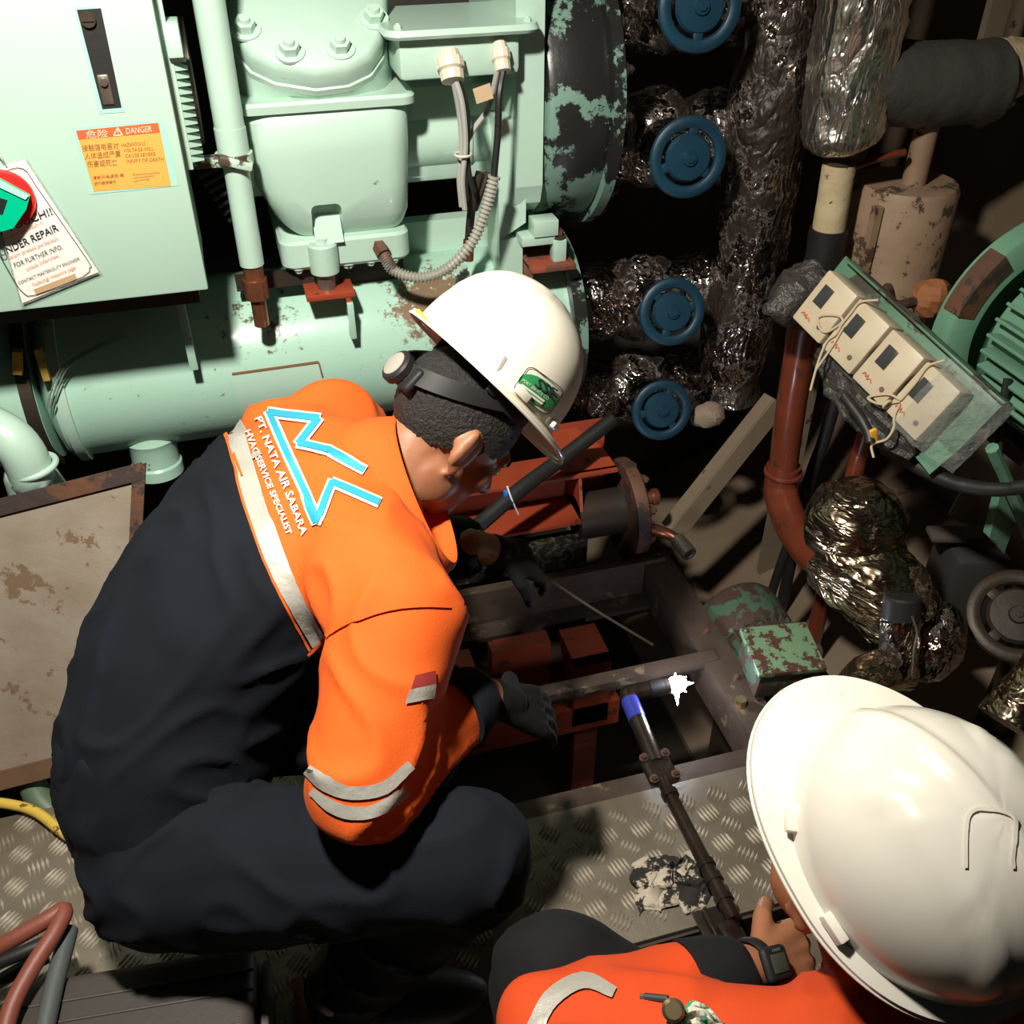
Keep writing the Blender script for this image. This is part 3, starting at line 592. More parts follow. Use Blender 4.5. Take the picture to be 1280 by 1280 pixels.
# thin vertical gas pipe left of the compressor
h = thing('gas_pipe', (.02, 1.93, .7), 'mint painted vertical gas pipe with bolted clamp beside the compressor', 'pipe')
x0, y0 = .018, 1.915
a = MB(); a.tube([(x0, y0, 1.75), (x0, y0, 1.25), (x0, y0, 1.02), (x0, y0, .79)], lambda t: .027 if t < .75 else .0235, 20, 4); a.cyl((x0, y0, .99), (x0, y0, 1.05), .0285, n=20); a.part('tube', GREEN, h)
a = MB(); a.cyl((x0, y0, .985), (x0, y0, 1.005), .034, n=20); a.box((x0-.05, y0-.01, .995), (.045, .02, .02), bev=.003); a.box((x0, y0-.03, .995), (.06, .02, .016), Matrix.Rotation(.3, 3, 'Y'), .003); a.part('clamp', mat('chipped_clamp', (.42, .56, .46), .5, chips=((.06, .04, .03), 22, .55)), h)
a = MB(); a.cyl((x0, y0, .76), (x0, y0, .79), .02, n=16); a.cyl((x0, y0, .72), (x0, y0, .76), .024, n=16); a.cyl((x0, y0, .66), (x0, y0, .72), .015, n=16); a.part('copper_joint', COPPER, h)
a = MB(); a.lathe([(.03, 0), (.11, 0), (.11, .014), (.03, .014)], (-.045, 2.05, 1.10), (1, 0, 0), 36); fl_ = a.part('flange_disc', STEEL, h)
for k in range(8): t = radians(45*k+10); put('flange_bolt', BOLT_S, fl_, (-.046, 2.05+.09*cos(t), 1.1+.09*sin(t)), (-1, 0, 0), scale=1.8)
a = MB()
for k in range(7): 
    q = pY(250+k*6, 222+k*9, 1.98); a.tube([q, q+Vector((.05, -.03, .03))], .004, 6)
a.part('spring_cables', BLACK, h)
a = MB(); a.cyl((.0, 2.02, .955), (.05, 2.02, .95), .045, n=20); a.part('side_port', GREEN, h)

# cables from the terminal box
h = thing('motor_cables', g1, 'bundle of black and grey cables hanging from terminal box gland', 'cable')
e1 = g1+Vector((0, -.55, -.84))*.04
cab = [[(568, 95), (578, 130), (582, 180), (578, 225), (581, 262)], [(571, 95), (584, 140), (584, 185), (586, 215), (592, 240)], [(566, 96), (574, 140), (577, 180), (574, 220), (577, 258)], [(622, 88), (610, 135), (590, 165), (580, 195), (583, 250)]]
for i, c in enumerate(cab):
    a = MB(); a.tube([pY(x, y, 1.90+.01*i if j else 1.91) for j, (x, y) in enumerate(c)], .0055, 8); a.part('cable', (CABLEG, BLACK, CABLEG, CABLEG)[i], h)
a = MB(); a.torus(pY(579, 193, 1.905), (0, 0, 1), .016, .0025); a.part('cable_tie', IVORYP, h)
a = MB(); a.tube([pY(600, 215, 1.95), pY(592, 245, 1.95), pY(588, 275, 1.96), pY(586, 300, 1.97)], .009, 10); a.tube([pY(610, 215, 1.95), pY(600, 245, 1.95), pY(594, 262, 1.96)], .006, 8); a.part('lower_lead', DARK, h)
a = MB(); a.cyl(pY(586, 300, 1.97), pY(585, 325, 1.97), .012, n=14); a.part('lead_plug', COPPER, h)
h = thing('flexible_conduit', pY(530, 345, 1.9), 'ribbed grey flexible conduit looping below the compressor', 'conduit')
pts = [pY(x, y, Yv) for x, y, Yv in ((480, 318, 1.955), (492, 338, 1.93), (525, 347, 1.91), (560, 335, 1.90), (590, 303, 1.89), (607, 262, 1.89), (618, 220, 1.89))]
P2 = smooth_path(pts, 16); a = MB(); a.tube(P2, lambda t: .0105+.0022*(1 if int(t*len(P2))%2 else -1), 12, sm=False); a.part('ribbed_hose', CONDUIT, h, smooth=20)
a = MB(); a.tube([pY(617, 224, 1.89), pY(622, 170, 1.89), pY(624, 120, 1.89), g2+Vector((0, -.55, -.84))*.04], .007, 8); a.part('black_cable', BLACK, h)
a = MB(); q = pts[0]; a.cyl(q+Vector((-.01, .03, .02)), q, .016, n=6); a.cyl(q+Vector((0, 0, 0)), pts[1], .0115, n=14); a.part('end_fitting', RUSTM, h)
q = pY(604, 117, 1.885); a = MB(); a.box(q, (.034, .001, .028), Matrix.Rotation(-.25, 3, 'Y')); a.solo('paper_cable_tag', mat('kraft_paper', (.50, .36, .22), .8), 'small folded brown paper tag tied on the cable', 'tag')

# ================================================================== FOIL-WRAPPED VALVES AND PIPES
def handwheel(parent, c, ax, R, m, tilt=0, nsp=3):
    X, Yv, Z = frame(ax); c = Vector(c)
    a = MB(); a.torus(c, ax, R*.85, R*.16, 40, 10, .7); wl = a.part('handwheel', m, parent)
    a = MB(); a.lathe([(R*.58, -.006), (R*.60, 0), (R*.54, .008), (R*.2, .010), (R*.17, .016), (.001, .016)], c, ax, 32); a.part('wheel_disc', m, wl)
    a = MB(); a.cyl(c+Z*.008, c+Z*.02, .008, n=6); a.part('wheel_nut', m, wl)
    for k in range(nsp):
        t = 2*pi*k/nsp+tilt; d = X*cos(t)+Yv*sin(t); M = Matrix((d, Z.cross(d), Z)).transposed(); a = MB(); a.box(c+d*R*.66, (R*.3, R*.24, .010), M, .003); a.part('spoke', m, wl)
    return wl
vl = ['topmost foil-wrapped stop valve with blue handwheel, highest of the column', 'foil-wrapped stop valve with blue handwheel, second from top of the column', 'foil-wrapped stop valve with blue handwheel, third from top of the column', 'lowest foil-wrapped stop valve with blue handwheel above the red beam']
wc = [(875, 8, .083, 1.92), (860, 197, .083, 1.92), (840, 390, .078, 1.92), (827, 513, .076, 1.93)]
for i, (x, y, R, Yv) in enumerate(wc):
    c = pY(x, y, Yv); h = thing('stop_valve', (c.x, 2.1, c.z-.1), vl[i], 'valve', 'foil-wrapped valves in a column')
    ax = Vector((-.10, -1, .12 if i < 2 else .30)).normalized()
    handwheel(h, c, ax, R, BLUE, .5+i*.9)
    bd_ = c-ax*.24
    a = MB(); a.cyl(c, bd_, .012, n=12); a.part('stem', DARK, h)
    a = MB(); a.tube([c-ax*.05, c-ax*.09, c-ax*.13, c-ax*.2], lambda t: .035+.03*t, 18, 4, .10); a.part('foil_bonnet', FOILD, h, smooth=50)
    a = MB(); a.ell(bd_, ((.122, 0, 0), (0, .10, 0), (0, 0, .105)), 36, 22, .10); a.part('foil_body', FOILD, h, smooth=50)
    a = MB(); xl = (-.118, -.118, -.185, -.185)[i]; a.tube([bd_+Vector((xl, .02, 0)), bd_+Vector((xl*.6, .01, 0)), bd_, bd_+Vector((.13, .01, 0)), bd_+Vector((.19, 0, 0))], lambda t: .085+.012*sin(t*9), 28, 6, .08); a.part('foil_pipe', FOILD, h, smooth=50)
a = MB(); a.tube([(1.165, 2.06, 1.75), (1.172, 2.06, 1.3), (1.178, 2.05, .95), (1.18, 2.05, .6), (1.18, 2.05, .36), (1.18, 2.05, .26), (1.18, 2.05, .235)], lambda t: (.083+.006*sin(t*23))*(1 if t < .9 else max(.45, 1-(t-.9)*5)), 34, 14, .06)
a.solo('foil_riser_pipe', FOILD, 'tall foil-wrapped vertical riser beside the blue valve wheels', 'pipe', smooth=50)
a = MB(); a.tube([(1.33, 2.2, 1.75), (1.33, 2.2, .9), (1.33, 2.2, .5)], .05, 22, 14, .08); a.solo('thin_foil_pipe', FOILD, 'thinner dark foil pipe between riser and bright foil pipe', 'pipe', smooth=50)
a = MB(); a.ell(pY(884, 520, 1.955), ((.045, 0, 0), (0, .035, 0), (0, 0, .034)), 18, 10, .15); a.solo('wrapped_pipe_stub', mat('dirty_lagging', (.22, .17, .12), .8, bump=(40, .7)), 'lumpy lagged pipe stub beside the lowest valve wheel', 'pipe', smooth=0)

# bright foil pipe, taped tee, silencer
h = thing('bright_foil_pipe', (1.27, 1.88, .6), 'bright crinkled foil pipe above a cream insulated stub', 'pipe')
a = MB(); a.tube([(1.25, 1.88, 1.7), (1.255, 1.88, 1.3), (1.26, 1.88, 1.1), (1.265, 1.88, .97), (1.275, 1.88, .915)], lambda t: .088 if t < .75 else .088-.05*((t-.75)/.25)**2, 34, 14, .07); a.part('foil_wrap', FOIL, h, smooth=50)
a = MB(); a.tube([(1.275, 1.88, .93), (1.275, 1.88, .90), (1.275, 1.88, .885)], lambda t: .04-.005*t, 16, 3, .1); a.part('rust_collar', RUSTM, h)
a = MB(); a.tube([(1.275, 1.88, .89), (1.278, 1.88, .80), (1.28, 1.88, .745)], .036, 20, 6, .03); a.part('cream_insulation', CREAM, h)
a = MB(); a.tube([(1.28, 1.88, .745), (1.28, 1.88, .66), (1.28, 1.9, .45)], .042, 18, 6, .05); a.part('black_sleeve', BLACK, h)
a = MB(); a.tube([(1.29, 1.86, .885), (1.36, 1.85, .905), (1.41, 1.85, .91)], .008, 8); a.part('red_lever', REDP, h)
h = thing('taped_tee_pipe', (1.45, 1.88, .93), 'grey tape wrapped side pipe joined to the bright foil pipe', 'pipe')
a = MB(); a.tube([(1.27, 1.88, 1.06), (1.42, 1.88, 1.04), (1.55, 1.88, 1.035), (1.625, 1.88, 1.035)], lambda t: .085 if t < .93 else .07, 28, 8, .03); a.part('tape_wrap', TAPE, h, smooth=60)
a = MB(); a.tube([(1.61, 1.89, 1.06), (1.66, 1.88, 1.06), (1.69, 1.87, 1.05)], .055, 18, 5, .12); a.part('cream_bandage', CREAM, h, smooth=0)
a = MB(); a.tube([(1.68, 1.87, 1.05), (1.8, 1.87, 1.05), (1.95, 1.87, 1.05)], .062, 20, 4, .03); a.part('bare_pipe', mat('brown_pipe', (.12, .08, .055), .4, .3, bump=(20, .3)), h)
h = thing('steel_silencer', (1.46, 1.88, .45), 'tan grimy cylindrical silencer hanging from a thin rod', 'tank')
a = MB(); a.lathe([(.09, -.40), (.112, -.39), (.115, 0), (.108, .012), (.02, .014)], (1.475, 1.90, .815), (0, 0, 1), 44); a.part('drum', TAN, h)
a = MB(); a.cyl((1.475, 1.88, .82), (1.475, 1.88, .962), .026, n=18); a.part('neck_rod', TAN, h)
a = MB(); a.bx((1.357, 1.83, .42), (1.375, 1.85, .80)); a.part('seam_strip', TAN, h)
a = MB(); a.bx((1.66, 2.0, 1.05), (1.71, 2.02, 1.6)); a.solo('hanger_bar', BAR, 'beige flat hanger bar behind the taped side pipe', 'bar')
a = MB(); a.bx((1.39, 2.05, -.5), (1.46, 2.07, .95)); a.solo('backing_bar', BAR, 'upright beige flat bar behind the silencer', 'bar')
h = thing('rusty_joint', (1.55, 1.75, .5), 'rusty pipe joint poking out beside the big green motor', 'pipe')
a = MB(); q = pY(1165, 372, 1.72); c_ = pY(1110, 382, 1.72); d_ = Vector((c_.x-1.475, c_.y-1.90, 0)).normalized(); a.tube([Vector((1.475, 1.90, c_.z))+d_*.108, c_+d_*.004, pY(1140, 378, 1.72), q], .012, 10, jit=.1); a.part('rusty_tube', RUSTM, h)
a = MB(); a.ell(q, ((.045, 0, 0), (0, .04, 0), (0, 0, .045)), 14, 9, .2); a.part('rusty_lump', mat('orange_rust', (.30, .11, .04), .8, bump=(40, .8)), h, smooth=0)

# ---- pressure switches on their panel
A0 = pY(1030, 347, 1.60); A3 = pY(1152, 462, 1.33)
e1 = (A3-A0).normalized(); e2 = Vector((-.42, 0, -.9)); e2 = (e2-e1*e2.dot(e1)).normalized(); en = e1.cross(e2)
if en.dot(CAM-A0) < 0: en = -en
pitch = (A3-A0).length/3
h = thing('switch_panel', A0-en*.07, 'green painted sheet panel carrying the row of pressure switches', 'panel')
PM = Matrix((e1, e2, en)).transposed()
GRSH = mat('grimy_green_sheet', (.10, .21, .135), .45, var=((.06, .11, .07), 9, .9), bump=(30, .3), chips=((.045, .04, .03), 11, .58, .6))
a = MB(); a.box(A0+e1*(pitch*2.05)+e2*.02-en*.0615, (pitch*4.7, .13, .006), PM, .001); a.part('sheet', GRSH, h)
a = MB(); a.box(A0+e1*(pitch*2.2)-e2*.045-en*.05, (pitch*4.6, .005, .035), PM, .001); a.part('top_flange', GRSH, h)
q = A0+e1*(pitch*4.1)+e2*.09-en*.066; a = MB(); a.box(q, (.05, .10, .008), PM @ Matrix.Rotation(.1, 3, 'Z'), .001); a.part('end_tab', GREENM, h)
sl = ['nearest the silencer', 'between the first and third boxes', 'between the second and last boxes', 'furthest from the silencer, under loose film']
for i in range(4):
    c = A0+e1*(pitch*i+pitch*.42)+e2*.045
    k = thing('pressure_switch', c-en*.058+e2*.04, 'ivory pressure switch box with dark scale window, '+sl[i], 'switch', 'pressure switches on the green panel')
    a = MB(); a.box(c-en*.03-e2*.004, (pitch*.93, .118, .058), PM, .005); a.part('housing', BOXW, k)
    a = MB(); a.box(c-e1*.014-e2*.018, (.026, .042, .003), PM, .0008); a.part('scale_window', SCREEN, k)
    a = MB(); u = c-e1*.022+e2*.034+en*.0012
    a.tube([u+e1*(-.008), u+e1*(-.004)-e2*.006, u+e1*.0, u+e1*.004-e2*.006, u+e1*.006+e2*.002, u+e1*.012-e2*.003, u+e1*.018+e2*.002], .0012, 5, 3); a.part('red_script_mark', REDINK, k)
    a = MB(); a.cyl(c+e1*.022+e2*.03, c+e1*.022+e2*.03+en*.002, .005, n=12); a.part('screw', STEEL, k)
# string and film
h = thing('tie_string_loops', A0+e2*.12, 'loops of pale cotton string tying down the switch boxes', 'string')
for L_ in ([(1098, 375), (1075, 378), (1063, 392), (1050, 408)], [(1022, 397), (1030, 394), (1048, 395), (1053, 402), (1040, 412), (1030, 415), (1024, 408), (1022, 397)], [(1052, 405), (1045, 418), (1033, 428), (1022, 455), (1013, 488)], [(1055, 408), (1042, 430), (1030, 448), (1020, 462)],
           [(1182, 450), (1160, 458), (1145, 478), (1126, 500)], [(1126, 500), (1110, 493), (1085, 497), (1100, 505), (1125, 502)], [(1125, 505), (1118, 520), (1117, 535), (1108, 549), (1090, 556), (1092, 572)]):
    a = MB(); a.tube([CAM+(( (A0+en*.0028-CAM).dot(en))/ray(x, y).dot(en))*ray(x, y) for x, y in L_], .0024, 7); a.part('string', STRING, h)
a = MB(); a.torus(A0+e1*pitch*3.0+e2*.085+en*.010, e1, .008, .003); a.part('knot', STRING, h)
# loose film over the last box and the dusty bag round the end
rng = random.Random(3)
a = MB(); G = 14; V_ = []
for i in range(G+1):
    for j in range(G+1):
        u = i/G; v = j/G; p = A0+e1*(pitch*(3.30+1.4*u))+e2*(-.05+.155*v)+en*(.0065-.10*max(0, u-.45)**1.2+.004*noise.noise(Vector((u*6, v*6, 2)))+rng.uniform(-.0015, .0015)); V_.append(p)
a.add(V_, [[i*(G+1)+j, i*(G+1)+j+1, (i+1)*(G+1)+j+1, (i+1)*(G+1)+j] for i in range(G) for j in range(G)]); a.solo('clear_film', FILM, 'crinkled clear plastic film over the end switch box', 'film', smooth=0)
a = MB(); a.tube([pY(1030, 350, 1.735), pY(1015, 358, 1.73), pY(998, 370, 1.71), pY(974, 384, 1.68), pY(956, 386, 1.68)], lambda t: .030+.036*sin(min(1, t*1.15)*pi)-.018*t*t, 26, 7, .17); a.solo('plastic_bag', FILMD, 'dusty grey plastic bag bunched beside the first switch box', 'bag', smooth=20)
a = MB(); G = 22; V_ = []
for i in range(G+1):
    for j in range(G//2+1):
        u = i/G; v = j/(G//2); V_.append(A0+e1*(pitch*(.75+3.1*u))+e2*(.098+(.055+.03*sin(u*pi)+.012*noise.noise(Vector((u*7, 0, 9))))*v)+en*(-.025-.03*v+.016*noise.noise(Vector((u*9, v*4, 5)))+rng.uniform(-.003, .003)))
W2 = G//2+1; a.add(V_, [[i*W2+j, i*W2+j+1, (i+1)*W2+j+1, (i+1)*W2+j] for i in range(G) for j in range(G//2)]); ps = a.solo('plastic_sheeting', FILMD, 'dark crinkled plastic sheeting hanging under the switch boxes', 'film', smooth=20); md = ps.modifiers.new('thick', 'SOLIDIFY'); md.thickness = .002
# capillary leads and cable gland strip below panel
for i, (L_, m_, r_, lb_) in enumerate((([(1055, 495), (1068, 512), (1083, 535), (1088, 553)], BLACK, .010, 'black corrugated lead dropping behind the string end'),
        ([(1105, 560), (1130, 572), (1160, 590), (1200, 606), (1250, 612), (1300, 604), (1345, 590)], BLACK, .014, 'thick black cable loom running under the switch panel'))):
    on_p = lambda x, y, k=(.012 if i == 0 else -.10): CAM+ray(x, y)*((A0+en*k-CAM).dot(en)/ray(x, y).dot(en)); a = MB(); a.tube([on_p(x, y) for x, y in L_], r_, 12, 6, .12); a.solo('cable_loom', m_, lb_, 'cable')
a = MB(); a.box(CAM+ray(1092, 546)*((A0+en*.010-CAM).dot(en)/ray(1092, 546).dot(en)), (.014, .008, .036), Matrix.Rotation(-.35, 3, 'Y'), .002); a.solo('orange_cable_marker', mat('orange_marker', (.72, .36, .04), .5), 'small orange cable marker hanging from the loom', 'marker')

# ---- big green motor on the right
mc = pY(1305, 412, 1.42); mr = .165
h = thing('large_motor', mc-Vector((0, .2, .24)), 'large green finned electric motor with round end flange by the hull', 'motor')
a = MB(); a.lathe([(.10, .055), (.22, .05), (.227, .045), (.227, 0), (.22, -.005), (.172, -.006), (.17, .02)], mc, (0, 1, 0), 64); fl_ = a.part('end_flange', GREENM, h)
X_ = Vector((1, 0, 0)); Z_ = Vector((0, 0, 1))
a = MB(); a.rings([[mc+Vector(((r)*cos(t), yy, (r)*sin(t))) for r, yy in ((.19, -.0075), (.229, -.0075), (.231, .035), (.2275, .035), (.225, -.004), (.19, -.004))] for t in [radians(q) for q in range(132, 166, 3)]]); a.part('worn_plate', RUSTM, fl_)
a = MB(); a.lathe([(.13, -.02), (mr-.02, -.02), (mr-.02, -.55), (.10, -.57)], mc, (0, 1, 0), 48); a.part('stator', GREENM, h)
fin = MB(); fin.box((0, .29, 0), (.007, .50, .034), None, .002); fin_me = fin.mesh('fin', GREENM)
for k in range(34):
    t = 2*pi*k/34; d = Vector((cos(t), 0, sin(t))); o2 = put('fin', fin_me, h, mc+d*(mr-.004), d, x=Vector((-sin(t), 0, cos(t))))
a = MB(); a.lathe([(.06, -.55), (.17, -.56), (.175, -.575), (.175, -.68), (.16, -.70)], mc, (0, 1, 0), 40); a.part('fan_cowl', GREENM, h)
a = MB(); q = pY(1262, 640, 1.2); a.prism([pY(x, y, 1.22) for x, y in ((1252, 612), (1270, 652), (1255, 692), (1237, 672))], (.0, .02, 0)); a.part('foot_tab', GREENM, h)
a = MB(); a.tube([pY(x, y, 1.2) for x, y in ((1240, 560), (1258, 600), (1275, 640), (1290, 680))], .012, 8); a.part('foot_rail', GREENM, h)
a = MB(); a.tube([mc+Vector((-.17, -.12, -.02)), mc+Vector((-.185, -.15, -.10)), mc+Vector((-.2, -.2, -.17))], .008, 8); a.part('lead', BLACK, h)
a = MB(); a.bx((mc.x-.08, mc.y-.50, mc.z-.225), (1.955, mc.y-.03, mc.z-.19)); a.part('motor_shelf', DARK, h)
for yy in (mc.y-.46, mc.y-.10): a = MB(); a.prism([(mc.x-.05, yy, mc.z-.225), (1.955, yy, mc.z-.225), (1.955, yy, mc.z-.48)], (0, .012, 0)); a.part('shelf_gusset', DARK, h)

# ---- red-brown pipe and the foil valve it feeds
h = thing('red_brown_pipe', pY(980, 640, 1.78), 'glossy red-brown vertical pipe with socket and elbow', 'pipe')
a = MB(); a.tube([pY(1006, 405, 1.80), pY(990, 500, 1.80), pY(978, 590, 1.80)], .036, 20, 4); a.part('tube', REDP, h)
a = MB(); a.tube([pY(980, 582, 1.80), pY(976, 612, 1.79), pY(983, 640, 1.73), pY(997, 668, 1.64), pY(1016, 692, 1.54), pY(1040, 705, 1.46)], .043, 20, 5); a.torus(pY(979, 590, 1.80), (0, 0, 1), .041, .008); a.part('elbow', REDP, h)
h = thing('foil_wrapped_strainer', pD(1090, 720, 2.0), 'bulky bronze foil-wrapped strainer valve fed by the red-brown pipe', 'valve')
a = MB(); a.ell(pD(1068, 655, 1.98), (cf(.8, .6, 0)*.10, cf(-.6, .8, 0)*.095, cf(0, 0, 1)*.10), 40, 26, .06); a.part('foil_body', FOILB, h, smooth=50)
a = MB(); a.tube([pD(1060, 690, 2.02), pD(1085, 720, 1.98), pD(1110, 745, 1.96), pD(1130, 775, 1.96)], lambda t: .100-.02*t, 40, 10, .06); a.part('foil_neck', FOILB, h, smooth=50)
a = MB(); a.ell(pD(1160, 800, 1.97), (cf(1, .3, 0)*.07, cf(-.3, 1, 0)*.085, cf(0, 0, 1)*.07), 28, 18, .08); a.part('foil_lobe', FOILD, h, smooth=50)
a = MB(); a.cyl(pD(1128, 745, 1.86), pD(1126, 775, 1.87), .035, n=18, bev=.004); a.part('black_cap', BLACK, h)
a = MB(); a.tube([pD(1126, 772, 1.87), pD(1124, 805, 1.88), pD(1122, 840, 1.9)], .036, 22, 8, .06); a.part('foil_stub', FOILD, h, smooth=50)
a = MB(); a.tube([pD(1065, 865, 1.86), pD(1085, 845, 1.88), pD(1110, 838, 1.9), pD(1130, 840, 1.92)], .04, 22, 8, .08); a.part('foil_elbow', FOILB, h, smooth=50)
a = MB(); a.cyl(pD(1050, 880, 1.83), pD(1068, 862, 1.855), .036, n=18); a.part('black_clamp', BLACK, h)
a = MB(); a.tube([pD(1140, 770, 1.82), pD(1146, 790, 1.82), pD(1142, 815, 1.82), pD(1140, 845, 1.83)], .002, 6); a.part('thin_wire', STEEL, h)
# bars and dark pipes around
a = MB(); p0 = pY(975, 505, 1.92); p1 = pY(845, 668, 1.84); d = (p1-p0).normalized(); Xv, Yv, Zv = frame(d, Vector((.5, -.6, .5))); M = Matrix((Xv, Yv, Zv)).transposed()
a.box((p0+p1)/2, (.006, .052, (p1-p0).length), M); a.box((p0+p1)/2+Yv*.026-Xv*.02, (.04, .006, (p1-p0).length), M); a.solo('angle_brace', BAR, 'slanting dirty angle-iron brace beside the red-brown pipe', 'bar')
for yp, (nm, pts, r_, m_, lb_) in zip((1.88, 1.66, 1.66), (('black_pipe', [(1050, 480), (1030, 550), (1008, 615)], .017, BLACK, 'black pipe running down right beside the red-brown pipe'),
        ('red_oxide_pipe', [(1095, 500), (1078, 560), (1066, 600)], .022, REDP, 'short dark red pipe above the foil strainer'),
        ('lower_black_pipe', [(985, 680), (968, 730), (950, 790)], .012, BLACK, 'thin black pipe between brace and pump motor'))):
    Q_ = [pY(x, y, yp) for x, y in pts]; Q_.append(Vector((Q_[-1].x, Q_[-1].y, -.45))); a = MB(); a.tube(Q_, r_, 14); a.solo(nm, m_, lb_, 'pipe')
a = MB(); p0 = pD(1195, 648, 2.25); p1 = pD(1222, 600, 2.25); d = p1-p0; Xv, Yv, Zv = frame(d, cf(1, 0, 0)); a.box((p0+p1)/2, (.04, .01, d.length), Matrix((Xv, Yv, Zv)).transposed()); a.solo('tan_strut', BAR, 'short tan strut standing on the dark junction box', 'bar')
h = thing('dark_junction_box', pD(1195, 760, 2.25), 'dark grey box behind the foil strainer', 'box')
a = MB(); a.box(pD(1205, 720, 2.3), (.13, .15, .2), Matrix.Rotation(-.3, 3, 'Z'), .02); a.part('body', mat('dark_grey_box', (.03, .03, .03), .5), h)
a = MB(); a.box(pD(1200, 668, 2.22), (.14, .05, .015), Matrix.Rotation(-.3, 3, 'Z'), .005); a.part('lid', mat('brown_grey_lid', (.07, .055, .045), .6), h)
h = thing('dark_gate_valve', pD(1275, 800, 2.0), 'dark grimy gate valve with spoked wheel under the big motor', 'valve')
handwheel(h, pD(1272, 770, 2.0), cf(-.25, -.35, .9), .098, DARK, .4, 4); gb = pD(1306, 752, 2.22); a = MB(); a.cyl(pD(1272, 770, 2.0), gb, .018, n=14); a.part('stem', DARK, h)
a = MB(); a.ell(gb, ((.07, 0, 0), (0, .075, 0), (0, 0, .08)), 20, 12, .05); a.part('body', DARK, h)
a = MB(); a.cyl(Vector((gb.x, gb.y, -.5)), Vector((gb.x, gb.y, gb.z-.05)), .04, n=18); a.part('pipe', DARK, h)
a = MB(); a.tube([pD(1258, 905, 1.75), pD(1275, 880, 1.75), pD(1310, 840, 1.75)], .05, 22, 8, .10); a.solo('corner_foil_pipe', FOILB, 'foil-wrapped pipe end just above the near white helmet', 'pipe', smooth=50)

# ---- red beam, flange, hose behind the hatch
h = thing('red_channel_beam', (.6, 1.88, .05), 'red oxide steel channel beam lying behind the open hatch', 'beam')
zb = .075
a = MB(); a.bx((.28, 1.82, zb), (.80, 1.95, zb+.008)); a.part('lower_flange', REDOX, h)
a = MB(); a.bx((.28, 1.85, zb+.118), (.80, 1.95, zb+.126)); a.part('upper_flange', REDOX, h)
a = MB(); a.bx((.28, 1.935, zb), (.80, 1.945, zb+.125)); a.part('web', REDOX, h)
a = MB(); a.prism([(.70, 1.825, zb+.008), (.70, 1.94, zb+.008), (.70, 1.94, zb+.118), (.70, 1.855, zb+.118)], (.008, 0, 0)); a.part('gusset', REDOX, h)
a = MB(); a.prism([(.66, 1.86, zb+.126), (.80, 1.86, zb+.126), (.80, 1.95, zb+.126), (.72, 1.95, zb+.20), (.66, 1.95, zb+.20)], (0, .008, 0)); a.bx((.66, 1.95, zb+.12), (.80, 1.96, zb+.21)); a.part('end_plate', REDOX, h)
h = thing('rusty_flange', (.84, 1.85, -.05), 'rusty bolted pipe flange standing on edge at the hatch corner', 'flange')
a = MB(); a.lathe([(.04, 0), (.13, 0), (.132, .004), (.132, .03), (.128, .034), (.04, .034)], (.822, 1.87, .06), (1, 0, 0), 40); a.part('disc', RUSTM, h)
for k in range(8):
    t = radians(45*k+15); put('bolt', BOLT_R, h, (.856, 1.87+.105*cos(t), .06+.105*sin(t)), (1, 0, 0), scale=1.1); 
a = MB(); a.cyl((.70, 1.87, .06), (.822, 1.87, .06), .06, n=24); a.part('pipe_stub', DARK, h)
a = MB(); q = pY(812, 622, 1.80); a.cyl(q-Vector((.03, 0, 0)), q+Vector((.018, 0, 0)), .016, n=14); a.cyl(q+Vector((.005, 0, 0)), q+Vector((.022, 0, 0)), .021, n=16, bev=.003); a.part('plug', COPPER, h)
a = MB(); a.tube([pY(812, 660, 1.78), pY(828, 665, 1.77), pY(843, 672, 1.75), pY(855, 685, 1.72)], .014, 12); a.part('drain_elbow', COPPER, h)
a = MB(); q = pY(846, 674, 1.745); q2 = pY(862, 693, 1.69); a.lathe([(.019, 0), (.020, (q2-q).length), (.014, (q2-q).length), (.014, .01)], q, q2-q, 18, cap=False); a.part('open_pipe_end', STEEL, h)
a = MB(); a.tube([pY(575, 672, 1.66), pY(600, 655, 1.70), pY(650, 612, 1.76), pY(700, 575, 1.82), pY(765, 525, 1.88)], .018, 16); a.solo('black_rubber_hose', BLACK, 'black rubber hose passing in front of the red channel beam', 'hose')
h = thing('cable_tie', pY(640, 625, 1.735), 'white cable tie with blue clip round the black hose', 'cable tie')
a = MB(); a.tube([pY(634, 608, 1.735), pY(640, 625, 1.728), pY(648, 643, 1.735)], .0022, 6); a.part('white_strap', WHITEC, h)
a = MB(); a.box(pY(632, 617, 1.735), (.010, .008, .016), None, .002); a.part('blue_clip', BLUEC, h)
a = MB(); a.bx((.1, 1.82, -.05), (.72, 1.86, .03)); a.solo('grating_strip', mat('grimy_grating', (.13, .12, .09), .5, .4, bump=(90, .8), chips=((.03, .025, .02), 60, .5)), 'grimy metal strip below the red channel beam', 'strip')

